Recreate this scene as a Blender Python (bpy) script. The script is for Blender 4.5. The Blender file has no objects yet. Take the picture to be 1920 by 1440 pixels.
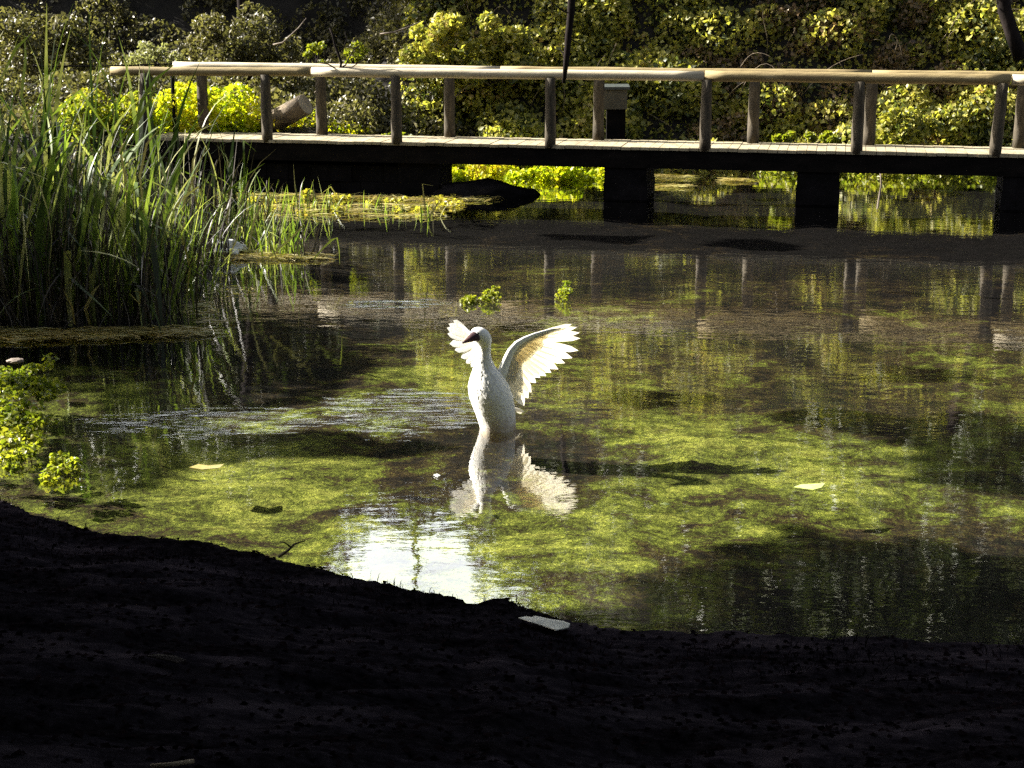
import bpy, bmesh, math, random
import numpy as np
from mathutils import Vector, Matrix, noise as mnoise

S = bpy.context.scene
COL = S.collection
R = math.radians
rng = np.random.default_rng(7)
random.seed(7)

# ------------------------------------------------------------------ camera, sky, sun, exposure
CAM_H, PITCH, FPX = 3.3, math.atan(745 / 3000), 3000.0
cam_d = bpy.data.cameras.new('camera'); cam = bpy.data.objects.new('camera', cam_d); COL.objects.link(cam)
cam.location = (0, 0, CAM_H); cam.rotation_euler = (math.pi / 2 - PITCH, 0, 0)
cam_d.sensor_width = 36; cam_d.lens = FPX / 1920 * 36; cam_d.clip_end = 500; cam_d.clip_start = 0.1
S.camera = cam
L = Vector((-0.82, 0.27, 0.51)).normalized()          # towards the sun
world = bpy.data.worlds.new('World'); S.world = world; world.use_nodes = True
nt = world.node_tree; bg = nt.nodes['Background']
sky = nt.nodes.new('ShaderNodeTexSky'); sky.sky_type = 'NISHITA'; sky.sun_disc = False
sky.sun_elevation = math.asin(L.z); sky.sun_rotation = math.atan2(L.x, L.y)
sky.air_density = 1.0; sky.dust_density = 4.0
hs = nt.nodes.new('ShaderNodeHueSaturation'); hs.inputs['Saturation'].default_value = 0.55
nt.links.new(sky.outputs[0], hs.inputs['Color']); nt.links.new(hs.outputs[0], bg.inputs[0]); bg.inputs[1].default_value = 0.05
# a bank of bright hazy cloud low over the far treeline, broken by noise
tcw = nt.nodes.new('ShaderNodeTexCoord'); vd = nt.nodes.new('ShaderNodeVectorMath'); vd.operation = 'DOT_PRODUCT'
vd.inputs[1].default_value = Vector((-0.12, 0.88, 0.42)).normalized(); nt.links.new(tcw.outputs['Generated'], vd.inputs[0])
mr = nt.nodes.new('ShaderNodeMapRange'); mr.interpolation_type = 'SMOOTHSTEP'; nt.links.new(vd.outputs['Value'], mr.inputs[0]); mr.inputs[1].default_value = 0.89; mr.inputs[2].default_value = 0.96
cn = nt.nodes.new('ShaderNodeTexNoise'); cn.inputs['Scale'].default_value = 6; cn.inputs['Detail'].default_value = 5; nt.links.new(tcw.outputs['Generated'], cn.inputs['Vector'])
cr = nt.nodes.new('ShaderNodeMapRange'); nt.links.new(cn.outputs['Fac'], cr.inputs[0]); cr.inputs[1].default_value = 0.3; cr.inputs[2].default_value = 0.6; cr.inputs[3].default_value = 0.55
mm = nt.nodes.new('ShaderNodeMath'); mm.operation = 'MULTIPLY'; nt.links.new(mr.outputs[0], mm.inputs[0]); nt.links.new(cr.outputs[0], mm.inputs[1])
bg2 = nt.nodes.new('ShaderNodeBackground'); bg2.inputs[0].default_value = (0.93, 0.98, 1.0, 1); bg2.inputs[1].default_value = 0.75
ms = nt.nodes.new('ShaderNodeMixShader'); nt.links.new(mm.outputs[0], ms.inputs[0]); nt.links.new(bg.outputs[0], ms.inputs[1]); nt.links.new(bg2.outputs[0], ms.inputs[2])
nt.links.new(ms.outputs[0], nt.nodes['World Output'].inputs[0])
sun_d = bpy.data.lights.new('sun', 'SUN'); sun_d.energy = 5.0; sun_d.angle = R(0.5); sun_d.color = (1, 0.95, 0.86)
sun = bpy.data.objects.new('sun', sun_d); COL.objects.link(sun); sun.location = L * 60
sun.rotation_euler = L.to_track_quat('Z', 'Y').to_euler()
S.view_settings.view_transform = 'Standard'; S.view_settings.look = 'None'; S.view_settings.gamma = 1
S.view_settings.exposure = 2.2
S.cycles.max_bounces = 8; S.cycles.transparent_max_bounces = 8
S.cycles.caustics_reflective = False; S.cycles.caustics_refractive = False
S.cycles.use_denoising = False

# ------------------------------------------------------------------ helpers
ct, st = math.cos(PITCH), math.sin(PITCH)
def ray(px, py):
    dx, dy = (px - 960) / FPX, (720 - py) / FPX
    return Vector((dx, ct + dy * st, -st + dy * ct))
def on_z(px, py, z=0.0):
    r = ray(px, py); t = (z - CAM_H) / r.z
    return Vector((0, 0, CAM_H)) + r * t
def on_y(px, py, Y):
    r = ray(px, py); return Vector((0, 0, CAM_H)) + r * (Y / r.y)
def sm(t):
    t = max(0.0, min(1.0, t)); return t * t * (3 - 2 * t)
def tag(o, label=None, cat=None, group=None, kind=None):
    if label: o['label'] = label
    if cat: o['category'] = cat
    if group: o['group'] = group
    if kind: o['kind'] = kind
    return o
def empty(name, loc=(0, 0, 0)):
    o = bpy.data.objects.new(name, None); o.location = loc; o.empty_display_size = 0.2; COL.objects.link(o); return o
def mesh_obj(name, verts, faces, mats, parent=None, smooth=False, midx=None):
    """links verts/faces as ONE mesh object; verts are in world space and the parent sits somewhere"""
    me = bpy.data.meshes.new(name)
    off = parent.matrix_world.translation if False else (Vector(parent['_loc']) if parent and '_loc' in parent else (parent.location if parent else Vector((0, 0, 0))))
    V = np.asarray(verts, dtype=np.float32).reshape(-1, 3) - np.array(off, dtype=np.float32)
    if isinstance(faces, np.ndarray):
        n, k = faces.shape
        me.vertices.add(len(V)); me.vertices.foreach_set('co', V.ravel())
        me.loops.add(n * k); me.loops.foreach_set('vertex_index', faces.astype(np.int32).ravel())
        me.polygons.add(n); me.polygons.foreach_set('loop_start', np.arange(0, n * k, k, dtype=np.int32))
        me.polygons.foreach_set('loop_total', np.full(n, k, dtype=np.int32))
    else:
        me.from_pydata(V.tolist(), [], faces)
    for m in (mats if isinstance(mats, (list, tuple)) else [mats]): me.materials.append(m)
    if midx is not None: me.polygons.foreach_set('material_index', np.asarray(midx, dtype=np.int32))
    if smooth: me.polygons.foreach_set('use_smooth', np.ones(len(me.polygons), dtype=bool))
    me.update(); me.validate()
    o = bpy.data.objects.new(name, me); COL.objects.link(o)
    if parent: o.parent = parent
    return o

class MB:
    """collects shapes into one mesh"""
    def __init__(s): s.v = []; s.f = []; s.m = []
    def add(s, v, f, m=0):
        b = len(s.v); s.v += [tuple(p) for p in v]; s.f += [tuple(i + b for i in q) for q in f]; s.m += [m] * len(f)
    def box(s, o, ux, uy, uz, m=0):
        o, ux, uy, uz = map(Vector, (o, ux, uy, uz))
        v = [o + ux * i + uy * j + uz * k for k in (0, 1) for j in (0, 1) for i in (0, 1)]
        s.add(v, [(0, 2, 3, 1), (4, 5, 7, 6), (0, 1, 5, 4), (2, 6, 7, 3), (0, 4, 6, 2), (1, 3, 7, 5)], m)
    def tube(s, pts, rad, n=10, m=0, rough=0.0, flat=1.0):
        pts = [Vector(p) for p in pts]; rings = []
        if not hasattr(rad, '__len__'): rad = [rad] * len(pts)
        t0 = (pts[1] - pts[0]).normalized()
        a = t0.orthogonal().normalized()
        for i, p in enumerate(pts):
            t = (pts[min(i + 1, len(pts) - 1)] - pts[max(i - 1, 0)]).normalized()
            a = (a - t * a.dot(t)).normalized(); b = t.cross(a)
            ring = []
            for k in range(n):
                an = 2 * math.pi * k / n
                r = rad[i]
                d = a * math.cos(an) + b * math.sin(an) * flat
                if rough: r *= 1 + rough * mnoise.noise((p + d * 0.3) * (0.35 / max(rad[0], .01)))
                ring.append(p + d * r)
            rings.append(ring)
        v = [q for r in rings for q in r]
        f = [(i * n + k, i * n + (k + 1) % n, (i + 1) * n + (k + 1) % n, (i + 1) * n + k) for i in range(len(pts) - 1) for k in range(n)]
        f.append(tuple(range(n))[::-1]); f.append(tuple((len(pts) - 1) * n + k for k in range(n)))
        s.add(v, f, m)
    def build(s, name, mats, parent=None, smooth=False): return mesh_obj(name, s.v, s.f, mats, parent, smooth, s.m)

# ------------------------------------------------------------------ materials
def newmat(name):
    m = bpy.data.materials.new(name); m.use_nodes = True; t = m.node_tree; t.nodes.clear()
    out = t.nodes.new('ShaderNodeOutputMaterial'); return m, t, out
def N(t, typ, **kw):
    n = t.nodes.new(typ)
    for k, v in kw.items():
        if k in n.inputs.keys(): n.inputs[k].default_value = v
        else: setattr(n, k, v)
    return n
def ramp(t, stops, src):
    r = t.nodes.new('ShaderNodeValToRGB'); e = r.color_ramp.elements
    while len(e) < len(stops): e.new(0.5)
    for i, (p, c) in enumerate(stops): e[i].position = p; e[i].color = (*c, 1)
    t.links.new(src, r.inputs[0]); return r.outputs[0]
def coords(t, scale=(1, 1, 1), rot=(0, 0, 0)):
    g = t.nodes.new('ShaderNodeNewGeometry'); mp = t.nodes.new('ShaderNodeMapping')
    mp.inputs['Scale'].default_value = scale; mp.inputs['Rotation'].default_value = rot
    t.links.new(g.outputs['Position'], mp.inputs[0]); return mp.outputs[0]
def noise_n(t, co, scale, detail=6, rough=0.6, dist=0.0):
    n = N(t, 'ShaderNodeTexNoise', Scale=scale, Detail=detail, Roughness=rough, Distortion=dist)
    t.links.new(co, n.inputs['Vector']); return n.outputs['Fac']
def mixc(t, f, a, b, blend='MIX'):
    n = t.nodes.new('ShaderNodeMix'); n.data_type = 'RGBA'; n.blend_type = blend
    for s, v in ((0, f), (6, a), (7, b)):
        if isinstance(v, (int, float)): n.inputs[s].default_value = v
        elif isinstance(v, tuple): n.inputs[s].default_value = (*v, 1)
        else: t.links.new(v, n.inputs[s])
    return n.outputs[2]
def math_n(t, op, a, b=0.0, c=0.0, clamp=False):
    n = t.nodes.new('ShaderNodeMath'); n.operation = op; n.use_clamp = clamp
    for i, v in enumerate((a, b, c)):
        if isinstance(v, (int, float)): n.inputs[i].default_value = v
        else: t.links.new(v, n.inputs[i])
    return n.outputs[0]

def leaf_mat(name, cols, transl=0.35, rough=0.45, spec=0.35, tcol=1.25):
    """leaf colours vary by leaf and by a patchy noise; light also passes through"""
    m, t, out = newmat(name)
    g = t.nodes.new('ShaderNodeNewGeometry')
    pn = noise_n(t, g.outputs['Position'], 1.1, 3)
    f = math_n(t, 'ADD', math_n(t, 'MULTIPLY', g.outputs['Random Per Island'], 0.55), math_n(t, 'MULTIPLY', math_n(t, 'SUBTRACT', pn, 0.3), 1.1), clamp=True)
    k = len(cols); c = ramp(t, [(i / (k - 1) * 0.9 + 0.05, cc) for i, cc in enumerate(cols)], f)
    p = N(t, 'ShaderNodeBsdfPrincipled', Roughness=rough); p.inputs['Specular IOR Level'].default_value = spec
    t.links.new(c, p.inputs['Base Color'])
    tr = t.nodes.new('ShaderNodeBsdfTranslucent')
    t.links.new(mixc(t, 1.0, c, (tcol * 1.15, tcol * 1.25, tcol * 0.6), 'MULTIPLY'), tr.inputs[0])
    mx = N(t, 'ShaderNodeMixShader'); mx.inputs[0].default_value = transl
    t.links.new(p.outputs[0], mx.inputs[1]); t.links.new(tr.outputs[0], mx.inputs[2]); t.links.new(mx.outputs[0], out.inputs[0])
    return m
def solid_mat(name, stops, scale=3, stretch=(1, 1, 1), rough=0.8, bump=0.3, bscale=None, spec=0.3, rot=(0, 0, 0)):
    m, t, out = newmat(name)
    co = coords(t, stretch, rot); n = noise_n(t, co, scale, 8, 0.65)
    p = N(t, 'ShaderNodeBsdfPrincipled', Roughness=rough); p.inputs['Specular IOR Level'].default_value = spec
    t.links.new(ramp(t, stops, n), p.inputs['Base Color'])
    b = N(t, 'ShaderNodeBump', Strength=bump, Distance=0.02)
    t.links.new(noise_n(t, co, bscale or scale * 3, 8, 0.7), b.inputs['Height']); t.links.new(b.outputs[0], p.inputs['Normal'])
    t.links.new(p.outputs[0], out.inputs[0]); return m

M = {}
M['ivy'] = leaf_mat('ivy_leaves', [(0.03, 0.045, 0.018), (0.11, 0.13, 0.04), (0.29, 0.27, 0.06), (0.52, 0.47, 0.10), (0.34, 0.20, 0.10)], 0.42)
M['ivy_brown'] = leaf_mat('ivy_leaves_brown', [(0.06, 0.04, 0.03), (0.13, 0.10, 0.05), (0.24, 0.15, 0.08), (0.26, 0.22, 0.06)], 0.3)
M['lime'] = leaf_mat('lime_leaves', [(0.18, 0.26, 0.012), (0.36, 0.42, 0.015), (0.50, 0.46, 0.02), (0.52, 0.38, 0.03)], 0.5)
M['golden'] = leaf_mat('golden_leaves', [(0.12, 0.13, 0.03), (0.28, 0.26, 0.04), (0.44, 0.38, 0.06), (0.40, 0.26, 0.08)], 0.45)
M['cress'] = leaf_mat('watercress_leaves', [(0.08, 0.12, 0.012), (0.16, 0.19, 0.02), (0.25, 0.25, 0.025), (0.30, 0.26, 0.035)], 0.45)
M['olive'] = leaf_mat('olive_leaves', [(0.04, 0.04, 0.025), (0.11, 0.10, 0.045), (0.22, 0.19, 0.09)], 0.3)
M['pale_leaf'] = leaf_mat('pale_leaves', [(0.12, 0.12, 0.06), (0.22, 0.22, 0.12), (0.30, 0.28, 0.17)], 0.35)
M['tree_leaf'] = leaf_mat('tree_leaves', [(0.025, 0.035, 0.012), (0.05, 0.065, 0.02), (0.10, 0.10, 0.025)], 0.25)
M['reed'] = leaf_mat('shaded_reed_blades', [(0.005, 0.009, 0.003), (0.011, 0.019, 0.005), (0.024, 0.042, 0.009), (0.10, 0.14, 0.025), (0.40, 0.39, 0.17), (0.025, 0.04, 0.012)], 0.22, 0.45, 0.2)  # blades darkened so the colour carries the shade of the bed
M['reed_dry'] = leaf_mat('dry_reed_stems', [(0.01, 0.008, 0.007), (0.02, 0.015, 0.012), (0.09, 0.075, 0.055), (0.015, 0.011, 0.01)], 0.15)
M['weed'] = leaf_mat('water_weed_leaves', [(0.03, 0.024, 0.018), (0.06, 0.05, 0.02), (0.10, 0.11, 0.02), (0.19, 0.20, 0.03)], 0.25)
M['reed_lit'] = leaf_mat('lit_reed_blades', [(0.05, 0.09, 0.015), (0.12, 0.18, 0.03), (0.22, 0.27, 0.05), (0.45, 0.43, 0.2)], 0.35)  # the same blades in a brighter colour to look sunlit
M['straw'] = leaf_mat('straw', [(0.22, 0.15, 0.04), (0.34, 0.26, 0.07), (0.42, 0.38, 0.16), (0.20, 0.22, 0.05)], 0.25)
M['bark'] = solid_mat('dark_bark', [(0.3, (0.006, 0.005, 0.005)), (0.7, (0.026, 0.02, 0.018))], 6, (1, 1, 0.25), 0.9, 0.6, None, 0.05)
M['twig'] = solid_mat('pale_twig', [(0.3, (0.12, 0.09, 0.07)), (0.7, (0.3, 0.25, 0.2))], 8, (1, 1, 0.3), 0.8, 0.3)
M['rail_new'] = solid_mat('pale_peeled_wood', [(0.25, (0.28, 0.23, 0.14)), (0.5, (0.48, 0.41, 0.28)), (0.8, (0.60, 0.53, 0.38))], 4, (0.25, 3, 3), 0.65, 0.25)
M['rail_old'] = solid_mat('weathered_wood', [(0.25, (0.12, 0.085, 0.04)), (0.55, (0.26, 0.20, 0.09)), (0.8, (0.38, 0.31, 0.17))], 4, (0.25, 3, 3), 0.75, 0.35)
M['post'] = solid_mat('dark_post_wood', [(0.3, (0.02, 0.016, 0.010)), (0.55, (0.062, 0.050, 0.032)), (0.8, (0.14, 0.115, 0.075))], 9, (2, 2, 0.5), 0.85, 0.5)
M['beam'] = solid_mat('tarred_beam', [(0.3, (0.003, 0.003, 0.003)), (0.7, (0.012, 0.010, 0.009))], 4, (0.5, 2, 2), 0.9, 0.5, None, 0.03)
M['deck'] = solid_mat('bleached_planks', [(0.25, (0.20, 0.165, 0.10)), (0.55, (0.34, 0.29, 0.19)), (0.8, (0.46, 0.40, 0.28))], 3, (3, 0.6, 3), 0.7, 0.25)
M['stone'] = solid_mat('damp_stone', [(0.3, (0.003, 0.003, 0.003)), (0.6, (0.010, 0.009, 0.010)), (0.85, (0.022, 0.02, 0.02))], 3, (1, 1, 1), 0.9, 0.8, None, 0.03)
M['log'] = solid_mat('log_bark', [(0.3, (0.05, 0.04, 0.03)), (0.6, (0.22, 0.17, 0.11)), (0.8, (0.34, 0.28, 0.2))], 5, (0.4, 2.5, 2.5), 0.85, 0.8)
M['logend'] = solid_mat('log_cut_wood', [(0.3, (0.2, 0.16, 0.11)), (0.8, (0.4, 0.34, 0.25))], 6, (1, 1, 1), 0.8, 0.3)
M['metal_grey'] = solid_mat('grey_sheet_metal', [(0.3, (0.03, 0.036, 0.034)), (0.8, (0.07, 0.08, 0.075))], 6, (1, 1, 1), 0.5, 0.1)
M['box_brown'] = solid_mat('brown_painted_box', [(0.3, (0.05, 0.045, 0.03)), (0.8, (0.12, 0.11, 0.075))], 6, (1, 1, 1), 0.7, 0.2)
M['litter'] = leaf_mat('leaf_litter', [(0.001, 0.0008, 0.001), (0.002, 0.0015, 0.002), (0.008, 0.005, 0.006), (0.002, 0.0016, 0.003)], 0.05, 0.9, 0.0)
M['foil'] = solid_mat('pale_leaf_blade', [(0.3, (0.28, 0.28, 0.22)), (0.8, (0.42, 0.42, 0.34))], 20, (1, 1, 1), 0.6, 0.2)
M['green_leaf'] = solid_mat('floating_leaf_green', [(0.3, (0.40, 0.50, 0.12)), (0.8, (0.60, 0.66, 0.22))], 20, (1, 1, 1), 0.5, 0.1)
M['plastic'] = solid_mat('white_plastic', [(0.3, (0.6, 0.6, 0.56)), (0.8, (0.8, 0.8, 0.77))], 9, (1, 1, 1), 0.45, 0.3)
M['soil'] = solid_mat('dark_earth', [(0.3, (0.004, 0.0035, 0.003)), (0.55, (0.010, 0.009, 0.006)), (0.8, (0.022, 0.02, 0.012))], 5, (1, 1, 1), 0.9, 0.9, 14)
M['hill'] = solid_mat('hillside_earth', [(0.3, (0.006, 0.005, 0.004)), (0.7, (0.020, 0.017, 0.012))], 2, (1, 1, 1), 0.95, 0.8)

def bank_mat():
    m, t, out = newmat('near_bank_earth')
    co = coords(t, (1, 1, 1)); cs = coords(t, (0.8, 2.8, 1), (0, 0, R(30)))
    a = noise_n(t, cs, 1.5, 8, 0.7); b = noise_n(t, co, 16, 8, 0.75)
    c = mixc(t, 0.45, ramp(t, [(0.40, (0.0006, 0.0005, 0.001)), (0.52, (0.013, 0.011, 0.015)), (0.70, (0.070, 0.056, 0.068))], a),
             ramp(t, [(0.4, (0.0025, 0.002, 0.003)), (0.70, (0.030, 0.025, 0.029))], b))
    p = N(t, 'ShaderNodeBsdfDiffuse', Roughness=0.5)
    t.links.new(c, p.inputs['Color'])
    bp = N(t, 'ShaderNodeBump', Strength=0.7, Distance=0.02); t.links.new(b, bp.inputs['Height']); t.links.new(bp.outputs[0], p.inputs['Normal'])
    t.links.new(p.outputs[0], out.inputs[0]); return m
M['bank'] = bank_mat()

def bed_mat():
    m, t, out = newmat('algae_bed')
    co = coords(t); g = N(t, 'ShaderNodeSeparateXYZ'); t.links.new(co, g.inputs[0])
    big = noise_n(t, coords(t, (0.8, 0.75, 1)), 0.62, 4, 0.55, 0.4)
    mid = noise_n(t, coords(t, (1, 1.2, 1)), 3.2, 6, 0.7, 0.5)
    fine = noise_n(t, coords(t, (1, 0.8, 1)), 26, 6, 0.8, 0.3)
    tiny = noise_n(t, coords(t, (1, 0.6, 1)), 90, 4, 0.8)
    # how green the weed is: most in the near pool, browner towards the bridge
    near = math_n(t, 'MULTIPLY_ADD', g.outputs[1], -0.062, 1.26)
    shade_tint = math_n(t, 'MULTIPLY', math_n(t, 'MULTIPLY_ADD', g.outputs[0], 0.7, -0.40, clamp=True), math_n(t, 'MULTIPLY_ADD', g.outputs[1], -0.8, 8.2, clamp=True))  # brown put into the bed colour where the lower-right shade falls
    near = math_n(t, 'SUBTRACT', near, math_n(t, 'MULTIPLY', shade_tint, 1.0))
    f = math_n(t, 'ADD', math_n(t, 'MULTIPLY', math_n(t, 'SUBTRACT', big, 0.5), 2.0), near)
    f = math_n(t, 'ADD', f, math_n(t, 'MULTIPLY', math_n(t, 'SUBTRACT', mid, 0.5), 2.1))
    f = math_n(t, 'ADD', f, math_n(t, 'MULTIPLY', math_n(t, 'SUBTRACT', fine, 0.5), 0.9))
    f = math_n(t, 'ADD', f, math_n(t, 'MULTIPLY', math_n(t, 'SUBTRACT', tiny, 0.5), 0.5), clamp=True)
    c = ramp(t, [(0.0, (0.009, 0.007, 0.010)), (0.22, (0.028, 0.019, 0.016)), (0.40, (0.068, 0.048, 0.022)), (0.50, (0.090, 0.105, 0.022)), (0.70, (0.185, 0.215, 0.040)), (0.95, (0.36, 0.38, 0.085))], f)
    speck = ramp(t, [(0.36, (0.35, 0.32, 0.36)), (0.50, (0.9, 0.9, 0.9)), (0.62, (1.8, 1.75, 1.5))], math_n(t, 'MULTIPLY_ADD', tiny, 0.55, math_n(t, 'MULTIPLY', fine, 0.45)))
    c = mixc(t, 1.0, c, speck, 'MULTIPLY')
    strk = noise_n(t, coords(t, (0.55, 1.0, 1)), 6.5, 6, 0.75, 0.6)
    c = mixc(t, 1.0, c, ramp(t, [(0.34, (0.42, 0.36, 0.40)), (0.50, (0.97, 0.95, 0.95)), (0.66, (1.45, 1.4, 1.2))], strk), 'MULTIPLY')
    p = N(t, 'ShaderNodeBsdfPrincipled', Roughness=0.9); p.inputs['Specular IOR Level'].default_value = 0.1
    t.links.new(c, p.inputs['Base Color'])
    bp = N(t, 'ShaderNodeBump', Strength=0.9, Distance=0.06); t.links.new(fine, bp.inputs['Height']); t.links.new(bp.outputs[0], p.inputs['Normal'])
    t.links.new(p.outputs[0], out.inputs[0]); return m
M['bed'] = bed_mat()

BIRD = on_z(934, 803, 0)
def water_mat():
    m, t, out = newmat('stream_water')
    co = coords(t)
    w1 = noise_n(t, coords(t, (0.55, 1.0, 1)), 3.5, 3, 0.5, 0.3)
    w2 = noise_n(t, coords(t, (0.5, 1.0, 1)), 14, 3, 0.55)
    h = math_n(t, 'ADD', math_n(t, 'MULTIPLY', w1, 0.0022), math_n(t, 'MULTIPLY', w2, 0.0005))
    # wake ripples spreading from the bird, to its left
    def wake(cx, cy, sx, sy, amp, fr, src):
        g = N(t, 'ShaderNodeSeparateXYZ'); t.links.new(co, g.inputs[0])
        dx = math_n(t, 'DIVIDE', math_n(t, 'SUBTRACT', g.outputs[0], cx), sx)
        dy = math_n(t, 'DIVIDE', math_n(t, 'SUBTRACT', g.outputs[1], cy), sy)
        r2 = math_n(t, 'ADD', math_n(t, 'MULTIPLY', dx, dx), math_n(t, 'MULTIPLY', dy, dy))
        rag = noise_n(t, coords(t, (0.8, 3.2, 1)), 2.2, 5, 0.65)
        mask = math_n(t, 'MULTIPLY', math_n(t, 'ADD', math_n(t, 'SUBTRACT', 0.75, r2), math_n(t, 'MULTIPLY', math_n(t, 'SUBTRACT', rag, 0.5), 3.2)), 1.0, clamp=True)
        ax = math_n(t, 'SUBTRACT', g.outputs[0], src[0]); ay = math_n(t, 'SUBTRACT', g.outputs[1], src[1])
        dd = math_n(t, 'SQRT', math_n(t, 'ADD', math_n(t, 'MULTIPLY', ax, ax), math_n(t, 'MULTIPLY', math_n(t, 'MULTIPLY', ay, ay), 7.0)))
        ph = math_n(t, 'ADD', math_n(t, 'MULTIPLY', dd, fr), math_n(t, 'MULTIPLY', noise_n(t, coords(t, (0.6, 1.8, 1)), 3.0, 2, 0.4), 12.0))
        brk = ramp(t, [(0.46, (0, 0, 0)), (0.58, (1, 1, 1))], noise_n(t, coords(t, (0.7, 4.5, 1)), 3.0, 4, 0.6))
        return math_n(t, 'MULTIPLY', math_n(t, 'MULTIPLY', math_n(t, 'SINE', ph), math_n(t, 'MULTIPLY', mask, brk)), amp)
    for args in WAKES: h = math_n(t, 'ADD', h, wake(*args))
    b = N(t, 'ShaderNodeBump', Strength=1.0, Distance=1.0); t.links.new(h, b.inputs['Height'])
    lw = N(t, 'ShaderNodeLayerWeight', Blend=0.5); t.links.new(b.outputs[0], lw.inputs['Normal'])
    fr = math_n(t, 'MULTIPLY_ADD', math_n(t, 'POWER', lw.outputs['Facing'], 3.0), 0.95, 0.035, clamp=True)
    gl = N(t, 'ShaderNodeBsdfGlossy', Roughness=0.015); gl.inputs['Color'].default_value = (1, 1, 1, 1)
    t.links.new(b.outputs[0], gl.inputs['Normal'])
    tr = N(t, 'ShaderNodeBsdfTransparent'); tr.inputs[0].default_value = (0.93, 0.95, 0.86, 1)
    mx = N(t, 'ShaderNodeMixShader'); t.links.new(fr, mx.inputs[0]); t.links.new(tr.outputs[0], mx.inputs[1]); t.links.new(gl.outputs[0], mx.inputs[2])
    t.links.new(mx.outputs[0], out.inputs[0]); return m
w_a, w_b, w_c = on_z(745, 772), on_z(400, 790), on_z(735, 570)
WAKES = [(w_a.x, w_a.y, 0.75, 0.75, 0.018, 13.0, (BIRD.x, BIRD.y)),
         (w_b.x, w_b.y, 1.1, 0.5, 0.017, 13.0, (BIRD.x, BIRD.y)),
         (w_c.x, w_c.y, 0.75, 0.28, 0.012, 13.0, (BIRD.x, BIRD.y))]
M['water'] = water_mat()

# ------------------------------------------------------------------ terrain
EDGE = [(on_z(x, y, 0.16)) for x, y in [(-700, 860), (-300, 895), (0, 928), (100, 962), (200, 990), (400, 1008), (520, 1036), (640, 1064), (760, 1090), (850, 1108), (890, 1122), (905, 1116), (930, 1108), (960, 1114), (985, 1130), (1060, 1148), (1130, 1163), (1300, 1172), (1600, 1183), (1920, 1198), (2300, 1205), (3000, 1210)]]
EX = np.array([p.x for p in EDGE]); EY = np.array([p.y for p in EDGE])
def edge_y(x): return float(np.interp(x, EX, EY))
def fbm(x, y, s, o=4):
    return mnoise.fractal(Vector((x * s, y * s, 3.1)), 1.0, 2.0, o)
def near_h(x, y):
    e = edge_y(x) + 0.05 * fbm(x, 0, 3.0)
    d = e - y
    if d >= 0:
        z = 0.16 * sm((d + 0.02) / 0.10) + 0.20 * max(0, d - 0.3) + 0.02 * max(0, d - 3) ** 2
        xr, yr = x * 0.91 + y * 0.41, -x * 0.41 + y * 0.91
        z += (0.06 * fbm(xr * 0.35, yr * 1.6, 1.6) + 0.018 * fbm(xr * .4, yr * 1.4, 5.5, 5)) * sm(d / 0.8) + 0.006 * fbm(x, y, 14, 3)
        return z
    return 0.0 - 1.4 * min(-d, 0.6) + 0.02 * fbm(x, y, 6)
def far_h(x, y):
    k = sm((x + 3.6) / 2.6)                       # 0 on the left, 1 on the right
    a = x / max(y, 1.0); gap = sm((a + .135) / .03) * sm((.005 - a) / .03)      # a notch in the skyline
    right = -0.45 + 0.55 * sm((y - 29.2) / 1.2) + 3.0 * sm((y - 30.0) / 2.8) + (0.86 + .30 * sm((x - 0.5) / 3) - .17 * gap) * max(0, min(y - 32.2, 12)) - 0.1 * max(0, y - 50)
    left = -0.45 + 1.25 * sm((y - 26.2) / 1.4) + 0.07 * max(0, y - 28) + (1.12 - .26 * gap) * max(0, min(y - 36, 12))
    z = left * (1 - k) + right * k
    if y > 30: z += 0.25 * fbm(x, y, 0.5)
    return z + 0.06 * fbm(x, y, 1.5)
def grid(name, xs, ys, hf, mat):
    V = [(x, y, hf(x, y)) for y in ys for x in xs]; nx = len(xs); ny = len(ys)
    idx = np.arange(nx * ny).reshape(ny, nx)
    F = np.stack([idx[:-1, :-1], idx[:-1, 1:], idx[1:, 1:], idx[1:, :-1]], -1).reshape(-1, 4)
    o = mesh_obj(name, V, F, mat, smooth=True); o['kind'] = 'structure'; return o
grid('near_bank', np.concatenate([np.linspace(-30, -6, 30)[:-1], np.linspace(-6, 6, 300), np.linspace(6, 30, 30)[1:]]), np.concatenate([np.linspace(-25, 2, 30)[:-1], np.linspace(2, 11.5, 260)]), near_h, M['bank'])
def bed_h(x, y): return -0.24 + 0.06 * fbm(x, y, 1.1, 4) - 0.05 * sm((y - 20) / 6)
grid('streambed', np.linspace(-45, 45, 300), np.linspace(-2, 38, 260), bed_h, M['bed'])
grid('hillside', np.concatenate([np.linspace(-90, -20, 30)[:-1], np.linspace(-20, 25, 150), np.linspace(25, 90, 28)[1:]]), np.concatenate([np.linspace(25.2, 42, 110), np.linspace(43, 110, 40)]), far_h, M['hill'])
# left bank the reeds stand on
RX = [(0, 14.6), (-2.2, 15.4)]
def reed_bank_h(x, y):
    s = 15.35 - 0.0 * x + 0.12 * fbm(x, y, 1.5)          # front shore
    r = -3.45 + 0.35 * fbm(y, x, 0.9) - 0.12 * max(0, y - 17)              # right shore
    d = min(y - s, r - x, 23.5 - y)
    return 0.05 * sm(d / 0.3) + (0.02 * fbm(x, y, 4)) + 0.25 * sm((-x - 9) / 6) if d > 0 else -0.7 * min(-d, 0.6)
grid('reed_bank', np.linspace(-24, -2.4, 140), np.linspace(14.5, 27.5, 100), reed_bank_h, M['soil'])
wo = mesh_obj('water', [(-60, -3, 0), (60, -3, 0), (60, 36, 0), (-60, 36, 0)], [(0, 1, 2, 3)], M['water']); wo['kind'] = 'structure'

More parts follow.
